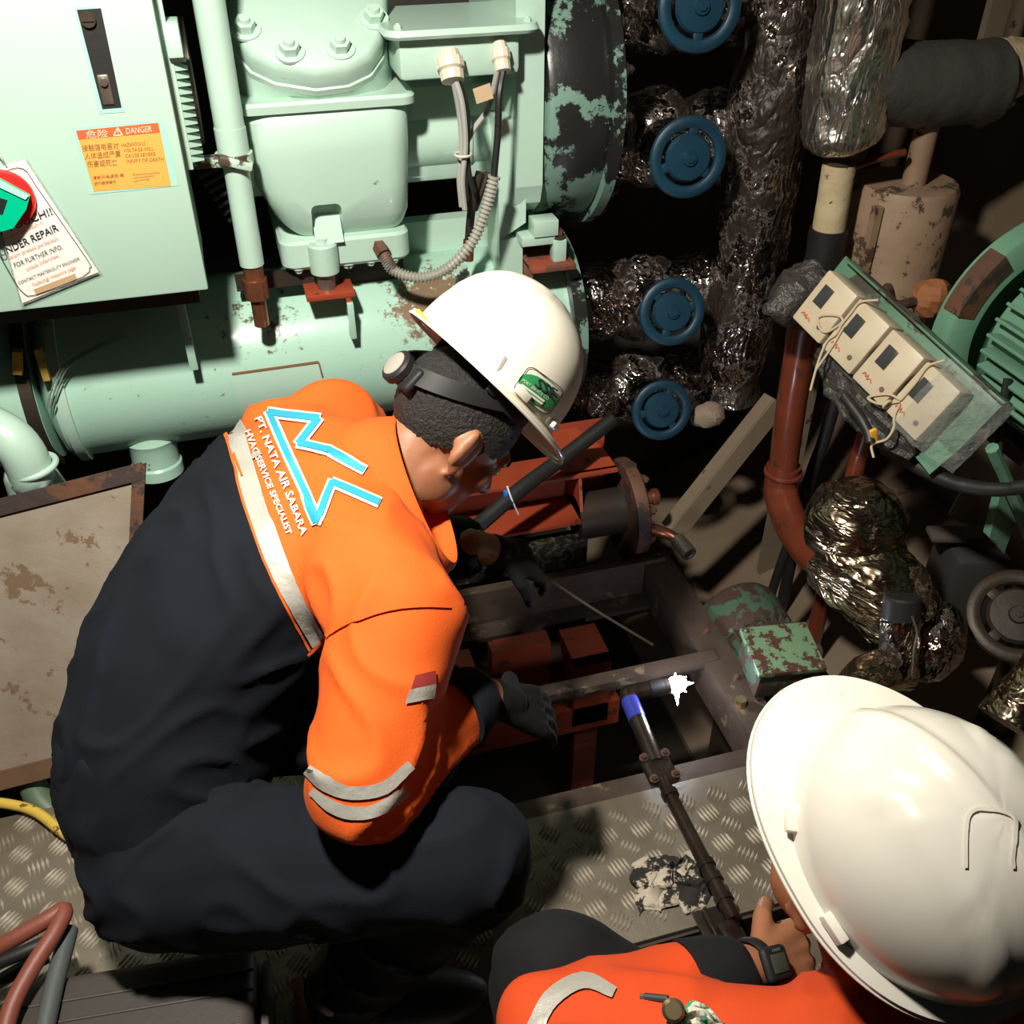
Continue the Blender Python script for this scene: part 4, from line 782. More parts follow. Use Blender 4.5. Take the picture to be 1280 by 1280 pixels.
# ---- small pump motor by the hatch
bc = pD(966, 846, 2.25); ax = (pD(900, 765, 2.36)-pD(985, 905, 2.13)).normalized(); Xv, Yv, Zv = frame(ax, Vector((0, 0, 1)))
h = thing('pump_motor', bc-Vector((0, 0, .16)), 'flaking green pump motor with terminal box beside the hatch', 'motor')
a = MB(); a.lathe([(.06, -.19), (.092, -.18), (.095, -.17), (.095, .10), (.088, .105)], bc, ax, 40); body_ = a.part('stator', GREENO, h)
for k in range(26):
    t = 2*pi*k/26; d = Xv*cos(t)+Yv*sin(t); 
    if k == 0: fm = MB().box((0, 0, 0), (.005, .25, .018), None, .0015).mesh('motor_fin', GREENO)
    put('fin', fm, body_, bc+d*.098-ax*.03, d, x=d.cross(ax))
a = MB(); a.lathe([(.098, .09), (.106, .10), (.108, .19), (.10, .205), (.06, .21)], bc, ax, 40); a.part('fan_cowl', GREENO, h)
tbx = bc+Xv*.105-ax*.045; up_ = (Xv*.9-Yv*.1).normalized(); 
tc = pD(978, 812, 2.04); zt = Vector((.0, -.12, 1)).normalized(); xt = (pD(1030, 830, 2.04)-pD(945, 848, 2.04)); 
Xt, Yt, Zt = frame(zt, xt); TM = Matrix((Xt, Yt, Zt)).transposed()
a = MB(); a.box(tc-zt*.045, (.13, .115, .075), TM, .008); tb2 = a.part('terminal_box', GREENO, h)
a = MB(); a.box(tc, (.145, .125, .014), TM, .003); a.part('box_lid', mat('chipped_pale_green', (.15, .26, .15), .45, chips=((.07, .025, .018), 22, .56, .8), bump=(60, .5)), tb2)
for sx in (-1, 1):
    for sy in (-1, 1): put('lid_screw', BOLT_S, tb2, tc+Xt*.062*sx+Yt*.053*sy+zt*.006, zt)
fc = pD(1012, 878, 2.03); a = MB(); a.lathe([(.03, -.02), (.062, -.02), (.065, -.015), (.065, .012), (.06, .016), (.028, .016), (.028, -.01)], fc, zt, 32, cap=False); a.part('round_flange', GREENO, h)
a = MB(); a.cyl(fc-zt*.012, fc-zt*.008, .028, n=20); a.part('rusty_bore', mat('orange_rust', (.30, .11, .04), .8), h)
a = MB(); a.cyl(pD(968, 925, 2.09), fc-zt*.04, .055, n=24); a.cyl(fc-zt*.14, fc-zt*.02, .05, n=24); a.part('pump_casing', GREENO, h)
a = MB(); a.cyl(tc+Xt*.06+Yt*.02-zt*.045, tc+Xt*.10+Yt*.02-zt*.045, .018, n=14); a.part('gland', GREENO, tb2)
a = MB(); a.bx((bc.x-.07, bc.y-.12, -.55), (bc.x+.07, bc.y+.1, bc.z-.08)); a.part('foot', DARK, h)
a = MB(); q = pZ(925, 882, .0); a.cyl(q, q+Vector((0, 0, .02)), .012, n=6); a.solo('brass_valve_knob', BRASS, 'small brass knob on the hatch side bar', 'knob')

# ================================================================== LEANING PLATE, HOSES, TOOLBOX
h = thing('lifted_floor_plate', pZ(20, 985, 0), 'lifted floor plate with rusty edges leaning behind the kneeling man', 'plate')
TL, TR = pY(-60, 640, 1.60), pY(176, 580, 1.56); BL, BR = pZ(-60, 1002, .0), pZ(150, 935, .0)
BRr = BL+(TR-TL).normalized()*(TR-TL).length; nn = (TR-TL).cross(BL-TL).normalized(); nn = nn if nn.dot(CAM-TL) > 0 else -nn
LN = (TR-TL).cross(BL-TL)
def lp(u, v): return TL+(TR-TL)*u+(BL-TL)*v
a = MB(); a.prism([lp(-1.2, 0), lp(1, 0), lp(1, 1), lp(-1.2, 1)], -nn*.006); a.part('plate', PLATE, h)
a = MB(); a.prism([lp(-1.2, -.005), lp(1.005, -.005), lp(1.005, .05), lp(-1.2, .05)], nn*.006); a.part('top_edge_angle', RUSTM, h)
a = MB(); a.prism([lp(.96, 0), lp(1.03, 0), lp(1.03, 1), lp(.96, 1)], nn*.005); a.part('side_edge_angle', RUSTM, h)
a = MB(); a.prism([lp(-1.2, .93), lp(1, .93), lp(1, 1.0), lp(-1.2, 1.0)], nn*.006); a.part('bottom_edge_angle', mat('rusty_tan_edge', (.17, .095, .055), .7, var=((.1, .05, .03), 9, .9), bump=(40, .4)), h)
a = MB(); a.tube([pZ(-40, 1000, .02), pZ(10, 1005, .02), pZ(45, 1015, .02), pZ(78, 1040, .02), pZ(110, 1062, .015)], .0095, 12); a.solo('yellow_hose', HOSEY, 'scuffed yellow hose on the tread plate by the leaning plate', 'hose')
a = MB(); a.tube([pZ(35, 965, .0), pZ(50, 1000, -.02), pZ(75, 1020, -.04), pZ(110, 1025, -.05)], .026, 14); a.solo('green_drain_pipe', mat('dull_green_pipe', (.08, .12, .07), .5), 'dull green pipe in the gap under the leaning plate', 'pipe')

h = thing('tool_case', (-.3, .7, .0), 'dark brown moulded plastic tool case on the floor', 'case')
zt_ = .17
c0 = pZ(100, 1178, zt_); c1 = pZ(305, 1172, zt_); 
ux = (pZ(318, 1180, zt_)-pZ(60, 1222, zt_)).normalized(); uy = Vector((-ux.y, ux.x, 0)); OR = pZ(318, 1178, zt_)
CMx = Matrix((ux, uy, Vector((0, 0, 1)))).transposed()
W_, D_ = .34, .42
cen = OR-ux*W_/2-uy*D_/2
a = MB(); a.box(cen+Vector((0, 0, -.115)), (W_+.02, D_+.02, .11), CMx, .018, 3); a.part('base', CASE, h)
a = MB(); a.box(cen+Vector((0, 0, -.03)), (W_, D_, .06), CMx, .016, 3); lid = a.part('lid', CASE, h)
def cu(u, v, z=.0): return OR-ux*(W_*(1-u))-uy*(D_*v)+Vector((0, 0, z))
for L_ in ([(0.0, .10), (1, .10)], [(.0, .17), (1, .17)], [(.02, .34), (.62, .31)], [(.68, .98), (.66, .40), (.74, .30), (.95, .28)], [(.05, .55), (.2, .52), (.26, .58), (.27, .95)]):
    a = MB(); a.tube([cu(u, v, .0) for u, v in L_], .0025, 8, sm=False); a.part('moulded_rib', CASE, lid)
a = MB(); a.torus(cu(.46, .52, .001), (0, 0, 1), .018, .002); a.box(cu(.46, .52, .001), (.016, .003, .003), CMx); a.box(cu(.46, .52, .001), (.003, .018, .003), CMx); a.part('round_emblem', CASE, lid)
a = MB(); a.box(cu(1.0, .45)+ux*.012+Vector((0, 0, -.06)), (.012, .36, .05), CMx, .004); a.part('latch_bar', mat('grey_case_trim', (.10, .095, .085), .45), h)
a = MB(); a.tube([pZ(-30, 1200, .18), pZ(15, 1175, .20), pZ(55, 1152, .21), pZ(80, 1138, .213), pZ(69, 1165, .213), pZ(43, 1205, .208), pZ(16, 1255, .20), pZ(0, 1310, .19)], .0125, 14); a.solo('red_rubber_hose', HOSER, 'red rubber hose looped over the tool case corner', 'hose')
a = MB(); a.tube([pZ(86, 1162, .182), pZ(79, 1190, .183), pZ(67, 1235, .183), pZ(53, 1300, .183)], .0135, 14); a.solo('grey_rubber_hose', HOSEG, 'grey rubber hose lying across the tool case', 'hose')
a = MB(); a.tube([pZ(-30, 1215, .10), pZ(30, 1190, .11), pZ(85, 1165, .11)], .011, 12); a.tube([pZ(-20, 1240, .1), pZ(20, 1215, .1), pZ(60, 1195, .1)], .011, 12); a.solo('black_lead', BLACK, 'black lead under the red hose', 'hose')
a = MB(); a.tube([pZ(372, 1225, .03), pZ(380, 1260, .03), pZ(388, 1310, .03)], .011, 12); a.solo('short_red_hose', HOSER, 'short piece of red hose beyond the tool case latch side', 'hose')

# ---- torch rod lying over the hatch edge
h = thing('torch_rod', pZ(850, 1050, .01), 'dark steel rod tool with bolted flange and lit torch end', 'tool')
zr = .035
R0, R1, R2, R3, R4 = pZ(918, 1150, .045), pZ(828, 975, zr), pZ(788, 878, zr+.0), pZ(800, 864, zr), pZ(836, 858, zr)
a = MB(); a.cyl(R1, R0, .0125, .0135, n=18); a.part('rod', ROD, h)
for t in (.1, .62, .72, .85): 
    q = R1.lerp(R0, t); a = MB(); a.cyl(q, q+(R0-R1).normalized()*.012, .0165, n=16); a.part('collar', ROD, h)
a = MB(); a.tube([pZ(820, 955, zr), R2, pZ(786, 868, zr), R3, R4], .0175, 18, 5); a.part('torch_tube', ROD, h)
MB().cyl(pZ(797, 900, zr), pZ(787, 876, zr), .0185, n=18).part('blue_tape', BTAPE, h); MB().cyl(pZ(812, 862, zr), pZ(828, 859, zr), .0182, n=18).part('torch_sleeve', BLACK, h)
q = pZ(824, 962, zr); d = (R0-R1).normalized(); Xv, Yv, Zv = frame(Vector((0, 0, 1)), d); a = MB(); a.box(q, (.075, .06, .02), Matrix((Xv, Yv, Zv)).transposed(), .012, 3); fl_ = a.part('bolted_flange', ROD, h)
for sx in (-1, 1):
    for sy in (-1, 1): put('flange_bolt', BOLT_R, fl_, q+Xv*.026*sx+Yv*.022*sy+Vector((0, 0, .010)), scale=.55)
q = pZ(905, 1165, .02); a = MB(); a.box(q-Vector((0, 0, .008)), (.10, .07, .01), Matrix((Xv, Yv, Zv)).transposed(), .003); base_ = a.part('base_plate', ROD, h)
for s in (-1, 1):
    a = MB(); a.box(q+Yv*.018*s+Vector((0, 0, .006)), (.085, .009, .018), Matrix((Xv, Yv, Zv)).transposed(), .003); a.part('base_rib', ROD, base_); put('base_bolt', BOLT_S, base_, q+Yv*.028*s+Xv*.04+Vector((0, 0, -.003)))
a = MB(); a.box(q+Xv*.022+Vector((0, 0, .018)), (.05, .03, .03), Matrix((Xv, Yv, Zv)).transposed(), .005); a.part('socket', ROD, base_)
lc = pZ(845, 856, zr+.004); a = MB(); dl = (R4-R3).normalized(); a.ell(lc, (dl*.023, cf(0, 1, 0)*.018, cf(0, 0, 1)*.016), 16, 10, .12); [a.tube([lc, lc+cf(x, y, .2)*L_], lambda t: .009*(1-t)+.0008, 8) for x, y, L_ in ((.05, 1, .042), (1, -.15, .036), (.8, -.7, .028), (-.1, -1, .026), (-.9, .35, .034), (.8, .55, .026))]; a.part('lens_and_glare', LED, h)  # lens with glowing spikes added to shape its glare
lt_ = bpy.data.lights.new('torch_light', 'POINT'); lt_.energy = 1.4; lt_.color = (.8, .85, 1); lt_.shadow_soft_size = .012; lo = bpy.data.objects.new('torch_light', lt_); COL.objects.link(lo); lo.location = lc+Vector((0.01, 0, .03))
# rag
h = MB(); G = 26; V_ = []; rc = pZ(838, 1102, 0); uxr = (pZ(880, 1098, 0)-pZ(790, 1110, 0)); uyr = (pZ(845, 1135, 0)-pZ(838, 1065, 0))
for i in range(G+1):
    for j in range(G+1):
        u = i/G-.5; v = j/G-.5; n_ = noise.noise(Vector((u*5, v*5, 1))); n2 = noise.noise(Vector((u*5, v*5, 7)))
        zz = .004+.030*(1-abs(noise.noise(Vector((u*4.5, v*4.5, 4))))*2.2)*(1-min(1, (u*u+v*v)*3.2)); V_.append(rc+uxr*(u*1.0+n_*.16)+uyr*(v*.9+n2*.2)+Vector((0, 0, max(.003, zz))))
h.add(V_, [[i*(G+1)+j, i*(G+1)+j+1, (i+1)*(G+1)+j+1, (i+1)*(G+1)+j] for i in range(G) for j in range(G)]); rag = h.solo('striped_rag', RAGW, 'crumpled dirty white and black rag beside the torch rod', 'rag'); md = rag.modifiers.new('thick', 'SOLIDIFY'); md.thickness = .003

# ================================================================== PEOPLE
def seg_dist(V, a, b, ra, rb):
    a = np.array(a); b = np.array(b); d = b-a; t = np.clip(((V-a)@d)/(d@d+1e-12), 0, 1); return np.linalg.norm(V-(a+t[:, None]*d), axis=1)-(ra+(rb-ra)*t), t
def head_shape(mb, c, F, S_, U):
    e = lambda f, s, u, a, b, d, n=20: mb.ell(c+F*f+S_*s+U*u, (F*a, S_*b, U*d), n, 14)
    e(-.012, 0, .03, .100, .078, .095); e(.03, 0, -.045, .062, .060, .075); e(.06, 0, -.09, .032, .034, .028); e(.075, 0, .02, .022, .055, .022)
    for s in (-1, 1):
        e(.055, .040*s, -.025, .03, .025, .028); e(.0, .058*s, -.07, .035, .012, .035)
        e(-.012, .080*s, -.008, .022, .007, .036); e(-.022, .088*s, -.002, .009, .006, .034); e(-.006, .080*s, -.038, .010, .006, .012)
    capsule(mb, c+F*.088+U*.008, .009, c+F*.112-U*.030, .013); 
    for s in (-1, 1): mb.ell(c+F*.098-U*.035+S_*s*.012, (F*.010, S_*.009, U*.008), 12, 8)
    capsule(mb, c+F*.085-U*.062-S_*.018, .007, c+F*.085-U*.062+S_*.018, .007); capsule(mb, c+F*.084-U*.073-S_*.015, .008, c+F*.084-U*.073+S_*.015, .008)
def hair_cap(parent, c, F, S_, U):
    mb = MB(); n, m = 96, 60; V_ = []; T = []
    for i in range(m+1):
        th = min(max(pi*i/m, .01), pi-.01)
        for k in range(n):
            ph = 2*pi*k/n; f, s, u = .1045*sin(th)*cos(ph)-.012, .0815*sin(th)*sin(ph), .098*cos(th)+.03
            q = c+F*f+S_*s+U*u; jt = noise.noise(q*160)*.0016+random.uniform(-.0006, .0006); d = (q-c).normalized(); V_.append(q+d*jt); T.append((f, s, u))
    Fc = []
    for i in range(m):
        for k in range(n):
            ids = [i*n+k, i*n+(k+1) % n, (i+1)*n+(k+1) % n, (i+1)*n+k]; f, s, u = [sum(T[q][j] for q in ids)/4 for j in range(3)]
            edge = -.045+.03*max(0, (f+.075)/.06)+.006*noise.noise(Vector((f*60, s*60, u*60)))
            if u > edge and f < .06 and not (f > .012 and u < .012 and abs(s) < .2): Fc.append(ids)
    mb.add(V_, Fc); return mb.part('hair', HAIR, parent)
def face_parts(parent, c, F, S_, U):
    for s in (-1, 1):
        a = MB(); a.sph(c+F*.080+S_*s*.030+U*.002, .012, n=14, m=9); e = a.part('eye', mat('eye_white', (.7, .65, .6), .3), parent)
        a = MB(); a.sph(c+F*.0875+S_*s*.030+U*.001, .0055, n=12, m=8); a.part('iris', mat('dark_iris', (.03, .015, .01), .2), e)
        a = MB(); a.tube([c+F*.094+S_*s*.014+U*.020, c+F*.094+S_*s*.030+U*.026, c+F*.082+S_*s*.048+U*.020], .004, 8); a.part('eyebrow', HAIR, parent)
def hand_bones(w, d, bk, side, curl, spread=.2):
    """w wrist, d direction of the hand, bk out of its back, side = towards the thumb"""
    B = []; d = d.normalized(); bk = (bk-d*bk.dot(d)).normalized(); sd = (side-d*side.dot(d)-bk*side.dot(bk)).normalized()
    for k in range(4): B.append((w+sd*(.010-.007*k), .019, w+d*.085+sd*(.030-.020*k), .0145))
    for k, L_ in enumerate((.072, .080, .074, .058)):
        p = w+d*.088+sd*(.031-.0205*k); q = d+sd*spread*(.3-.2*k); q.normalize(); r = .0105 if k < 3 else .009
        for j, fr in enumerate((.45, .32, .23)):
            ang = curl*(.6+.4*j); q = (q*cos(ang)-bk*sin(ang)).normalized() if j or True else q
            e = p+q*L_*fr; B.append((p, r-.0006*j, e, r-.0006*(j+1))); p = e
    p = w+sd*.022+d*.02; q = (sd*.75+d*.7-bk*.25).normalized()
    for L_, r in ((.042, .0135), (.034, .0115), (.026, .0105)): e = p+q*L_; B.append((p, r, e, r-.001)); p = e; q = (q-sd*.35-bk*.25+d*.2).normalized()
    return B
def figure(name, label, bones, secs, across, headc, HF, HS, HU, colour, seed, amp, cloth):
    body = MB(); loft(body, [(c, hw*.86, hd*.84) for c, hw, hd in secs], across)
    for a, ra, b, rb, tg in bones: capsule(body, a, ra*.74, b, rb*.74)
    head_shape(body, headc, HF, HS, HU); nb = Vector(secs[-1][0]); capsule(body, headc-HU*.05-HF*.03, .056, nb, .060)
    V, F_ = fuse(body, .0052, 3); pm = raw(V, F_)
    per = pm.solo(name, SKIN, label, 'person', smooth=80)
    legs = MB(); loft(legs, [(c, hw*.985, hd*.985) for c, hw, hd in secs[:3]], across)
    for a, ra, b, rb, tg in bones:
        if tg == 'leg': capsule(legs, a, ra, b, rb)
    V, F_ = fuse(legs, .0085, 7); V = wrinkle(V, F_, amp, 8, seed+9); raw(V, F_).part('trouser_legs', cloth, per, smooth=80)
    bones = [b for b in bones if b[4] != 'leg']
    suit = MB(); loft(suit, secs, across)
    for a, ra, b, rb, tg in bones: capsule(suit, a, ra, b, rb)
    V, F_ = fuse(suit, .0085, 7); V = wrinkle(V, F_, amp, 8, seed)
    Cn = np.array([V[f].mean(axis=0) for f in F_]); best = np.full(len(Cn), 9.); tagn = np.zeros(len(Cn), int); tt = np.zeros(len(Cn))
    names = ['torso']
    for i in range(len(secs)-1):
        d, t = seg_dist(Cn, secs[i][0], secs[i+1][0], (secs[i][1]+secs[i][2])/2, (secs[i+1][1]+secs[i+1][2])/2); k = d < best; best[k] = d[k]; tagn[k] = 0; tt[k] = t[k]
    for a, ra, b, rb, tg in bones:
        d, t = seg_dist(Cn, a, b, ra, rb); names.append(tg); k = d < best; best[k] = d[k]; tagn[k] = len(names)-1; tt[k] = t[k]
    idx = [colour(names[tagn[i]], tt[i], Cn[i]) for i in range(len(Cn))]
    return per, raw(V, F_, idx=idx)
def hard_hat(name, label, o, F, S_, U, m, ridge=.004, three=False):
    h = thing(name, o, label, 'hard hat'); n = 96; rows = []
    hh = .150
    def pt(th, t, out=0, dz=0):
        af = .136 if cos(th) > 0 else .138; z = hh*sin(t*pi/2); rr = (max(0, 1-(z/hh)**2.25))**(1/2.25)
        f, s = (af*rr+out)*cos(th), (.112*rr+out)*sin(th); b = 0
        if t > .12:
            k = min(1, (t-.12)/.12)
            def band(c0, w0): return max(0, min(1, (w0-abs(s-c0))/.006))
            b = ridge*band(0, .024 if not three else .013)*k
            if three: b += ridge*.8*(band(.055, .012)+band(-.055, .012))*k*(1 if f < .07 else 0)
        return o+F*(f*(1+b/.13))+S_*(s*(1+b/.13))+U*(z+dz+b)
    def brim(th, q):
        pk = max(0, cos(th))**2.2; out = (.014+.038*pk)*q; return pt(th, 0, out, -.004*q-.010*q*pk-(.007 if q > .98 else 0))
    A = [2*pi*k/n for k in range(n)]
    rows = [[brim(a, q) for a in A] for q in (1.0, .97, .7, .35)]+[[pt(a, t, .0) for a in A] for t in [0, .03, .07, .12, .16, .2, .26, .33, .4, .48, .56, .64, .72, .8, .87, .93, .97, .995]]
    a = MB(); a.rings(rows, cap=False); top = len(a.v); a.add([pt(0, 1)], []); a.f += [[top-n+k, top-n+(k+1) % n, top] for k in range(n)]; a.m += [0]*n
    sh = a.part('shell', m, h, smooth=60); md = sh.modifiers.new('thick', 'SOLIDIFY'); md.thickness = .0025; md.offset = -1
    a = MB(); a.tube([brim(x, 1.0) for x in A+[0]], .0022, 6, sm=False); a.part('brim_edge', m, h)
    for s in (-1, 1):
        q = o+S_*(s*.116)+U*.008-F*.012; M = Matrix((F, S_*s, U)).transposed(); a = MB(); a.box(q, (.028, .010, .013), M, .002); a.part('accessory_slot', m, h)
        q = o+S_*(s*.090)+U*.010+F*.085; M = Matrix(((F*.8-S_*s*.6), (S_*s*.8+F*.6), U)).transposed(); a = MB(); a.box(q, (.03, .012, .010), M, .002); a.part('lamp_clip', m, h)
    # headband and ratchet at the nape
    band = [(-.118*cos(t), .095*sin(t)) for t in [radians(x) for x in range(-115, 116, 5)]]
    a = MB(); a.rings([[o+F*f*k+S_*s*k+U*(z-.064*max(0, -f)/.118) for k, z in ((1, .0), (1, -.028), (.975, -.028), (.975, .0))] for f, s in band]); a.part('headband', HARNESS, h)
    M = Matrix((S_, U, -F)).transposed(); q = o-F*.106-U*.082
    a = MB(); a.box(q, (.085, .040, .014), M, .006, 3); a.part('ratchet_housing', HARNESS, h)
    a = MB(); a.lathe([(.022, 0), (.026, .003), (.026, .013), (.023, .016), (.018, .017)], q-F*.006, -F, 18); kb = a.part('ratchet_knob', HARNESS, h, smooth=20)
    a = MB(); a.lathe([(.019, 0), (.019, .002), (.017, .003)], q-F*.022, -F, 24); a.part('knob_cap', GREYP, kb)
    for x in (-70, 70):
        t = radians(x); a = MB(); a.box(o-F*(.112*cos(t))+S_*(.10*sin(t))-U*.006, (.006, .018, .035), Matrix((S_, F, U)).transposed(), .002); a.part('strap_anchor', HARNESS, h)
    return h, sh

# ------------------------------------------------------------------ the man in the orange and navy coverall at the hatch
P = pD
RSh, LSh = P(500, 775, 1.26), P(415, 535, 1.60)
AC = (LSh-RSh).normalized()
REl, RWr = P(452, 985, 1.20), P(596, 868, 1.38)
LEl, LWr = P(500, 690, 1.66), P(598, 684, 1.64)
pel = P(205, 955, 1.47); hipR, hipL = pel-AC*.10+(P(205, 1010, 1.47)-pel), pel+AC*.10
knR, anR = P(585, 1072, 1.27), Vector((-.03, .80, .10))
knL = knR+AC*.24+Vector((.02, .05, -.05)); anL = Vector((.02, 1.02, .10))
secs1 = [(P(185, 1050, 1.47), .13, .10), (P(190, 1000, 1.46), .175, .135), (P(205, 925, 1.46), .19, .15), (P(238, 830, 1.46), .192, .15), (P(293, 735, 1.46), .205, .142), (P(358, 662, 1.46), .215, .135), (P(422, 622, 1.455), .195, .112), (P(472, 606, 1.455), .115, .085), (P(500, 590, 1.46), .07, .062)]
bones1 = [(P(440, 690, 1.36), .10, RSh, .088, 'shoulder'), (RSh, .088, REl, .070, 'sleeveR'), (REl, .070, REl.lerp(RWr, .84), .046, 'foreR'), (P(420, 600, 1.52), .095, LSh, .085, 'shoulder'), (LSh, .085, LEl, .068, 'sleeveL'), (LEl, .066, LEl.lerp(LWr, .70), .046, 'foreL'), (P(372, 640, 1.48), .10, P(352, 562, 1.57), .082, 'shoulder'), (P(372, 640, 1.48), .10, P(322, 585, 1.55), .06, 'shoulder'),
          (hipR, .118, knR, .086, 'leg'), (knR, .084, anR, .058, 'leg'), (hipL, .115, knL, .082, 'leg'), (knL, .08, anL, .056, 'leg')]
YL = [(240, 380), (286, 520), (312, 624), (348, 719), (394, 808), (470, 930)]
def col1(tg, t, c):
    if tg.startswith('sleeve') : return 1
    if tg.startswith('fore'): return 1
    if tg == 'leg': return 0
    x, y = to_px(c)
    for i in range(len(YL)-1):
        if YL[i][1] <= y <= YL[i+1][1]:
            u = (y-YL[i][1])/(YL[i+1][1]-YL[i][1]); return 1 if x > YL[i][0]+(YL[i+1][0]-YL[i][0])*u else 0
    return 1 if y < 500 else 0
H1F = cf(.58, .52, -.62); H1U = cf(.64, -.71, .02); H1U = (H1U-H1F*H1U.dot(H1F)).normalized(); H1S = H1F.cross(H1U)
H1O = P(610, 470, 1.47); H1C = H1O-H1U*.098+H1F*.014+H1S*.008
man1, sm = figure('person', 'man in orange and navy coverall squatting over the open hatch', bones1, secs1, AC, H1C, H1F, H1S, H1U, col1, 1, .009, NAVY)
suit1 = sm.part('coverall', [NAVY, ORANGE], man1, smooth=80)
hair_cap(man1, H1C, H1F, H1S, H1U); face_parts(man1, H1C, H1F, H1S, H1U)
S1 = Surf(bvh_of(suit1))
a = MB(); ribbon([(290, 523), (318, 624), (354, 719), (400, 803)], [23, 25, 25, 22], S1, .0035, 5, a, k=4); a.part('reflective_tape', REFL, suit1)
a = MB(); ribbon([(281, 532), (306, 628), (340, 722), (387, 812)], 3.2, S1, .005, 5, a, k=4); a.part('orange_piping', ORANGE, suit1)
for pts, wd in (([(386, 963), (410, 980), (440, 990), (480, 984), (512, 955)], [12, 17, 17, 17, 12]), ([(392, 988), (415, 1006), (440, 1015), (470, 1012), (506, 988)], [10, 16, 17, 16, 12])):
    a = MB(); ribbon(pts, wd, S1, .0035, 5, a, k=4); a.part('sleeve_tape', REFL, suit1)
a = MB(); ribbon([(384, 818), (410, 795), (445, 775), (500, 760), (560, 756)], 3, S1, .004, 5, a, k=4); a.part('shoulder_seam', ORANGE, suit1)
lg = [(473, 629.6), (415.6, 604.3), (397, 652.4), (337.4, 517.5), (397.5, 525.2), (374.3, 556.2), (411.3, 565), (453.4, 588)]
a = MB()
for i in range(len(lg)-1): 
    p, q = Vector((*lg[i], 0)), Vector((*lg[i+1], 0)); d = (q-p).normalized()*(3 if 0 < i else 2); ribbon([(p-d)[:2], (q+d)[:2]], 14, S1, .0028+.0001*i, 5, a)
a.part('logo_outline', WHTH, suit1)
a = MB()
for i in range(len(lg)-1): 
    p, q = Vector((*lg[i], 0)), Vector((*lg[i+1], 0)); d = (q-p).normalized()*1.5; ribbon([(p-d)[:2], (q+d)[:2]], 8.2, S1, .0042+.0001*i, 5, a)
a.part('logo', CYAN, suit1)
a = letters('PT. NATA AIR SABARA', (319.3, 525), (378.6, 670.5), 9.5, S1, .003, None, .02); letters('HVAC SERVICE SPECIALIST', (307, 541), (359, 670), 8, S1, .003, a, .02); a.part('embroidered_lettering', WHTH, suit1)
patch([(518, 845), (543, 838), (543, 855), (513, 861)], S1, .003, 2).part('flag_red_half', mat('dark_red_cloth', (.22, .015, .012), .8), suit1); patch([(511, 862), (543, 855), (541, 872), (506, 879)], S1, .003, 2).part('flag_white_half', REFL, suit1)
# collar standing round the nape
nb = P(512, 622, 1.43); Xc = cf(.36, .93, .15); Zc = cf(.82, -.42, .15); Zc = (Zc-Xc*Zc.dot(Xc)).normalized(); Yc = Zc.cross(Xc); a = MB(); rows = []
for k in range(41):
    t = 2*pi*k/40; dd = Xc*cos(t)*.128+Yc*sin(t)*.085
    rows.append([nb+dd*r+Zc*z for r, z in ((1.06, -.045), (1.03, -.01), (.93, .024), (.88, .028), (.84, .022), (.92, -.01), (.95, -.045))])
a.rings(rows); a.part('collar', ORANGE, suit1, smooth=60)
# navy cuffs
def cuff(a, b, ra, rb, t0, m, par, t1=1.06):
    q = MB(); d = b-a; L_ = d.length; t1 = 1+.004/L_; r = lambda t: ra+(rb-ra)*min(t, 1)+.005
    q.lathe([(r(t0)-.008, L_*t0), (r(t0), L_*t0), (r(t0)+.001, L_*(t0+.02)), (r(.9), L_*.9), (r(1)-.004, L_*.98), (r(1)-.008, L_*t1), (.027, L_*t1), (.025, L_*.92)], a, d, 32, cap=False); V, F_ = np.array([v[:] for v in q.v]), q.f; raw(wrinkle(V, F_, .003, 14, 2), F_).part('cuff', m, par, smooth=60)
cuff(REl, RWr, .070, .043, .76, NAVY, suit1); cuff(LEl, LWr, .066, .043, .45, NAVY, suit1)
# gloves
for w_, d, bk, sd, cu_ in ((RWr, (P(655, 885, 1.45)-RWr), cf(.1, -.6, .8), cf(.5, -1, 0), .35), (LWr, (P(660, 700, 1.74)-LWr), cf(.3, -.6, .7), cf(-.1, 1, .2), .45)):
    m_ = MB(); w_ = w_+d.normalized()*.048
    for b in hand_bones(w_, d, bk, sd, cu_): capsule(m_, b[0], b[1], b[2], b[3], 10)
    capsule(m_, w_-d.normalized()*.012, .030, w_+d.normalized()*.02, .028); V, F_ = fuse(m_, .0036, 3); raw(V, F_).part('glove', GLOVE, man1, smooth=80)
    m_ = MB(); capsule(m_, w_-d.normalized()*.075, .0295, w_, .027); V, F_ = fuse(m_, .005, 2); raw(V, F_).part('wrist', SKIN, man1, smooth=80)
for an, d in ((anR, Vector((.9, -.15, 0))), (anL, Vector((.95, .1, 0)))):
    m_ = MB(); d.normalize(); s_ = Vector((-d.y, d.x, 0)); b0 = Vector((an.x, an.y, 0)); m_.ell(b0+d*.09+Vector((0, 0, .045)), (d*.13, s_*.05, Vector((0, 0, .045))), 20, 12); capsule(m_, b0+Vector((0, 0, .05)), .05, an+Vector((0, 0, .03)), .055); m_.box(b0+d*.05+Vector((0, 0, .012)), (.26, .085, .024), Matrix((d, s_, Vector((0, 0, 1)))).transposed(), .01); V, F_ = fuse(m_, .006, 3); raw(V, F_).part('boot', mat('black_boot', (.014, .013, .012), .5, bump=(90, .2)), man1, smooth=80)
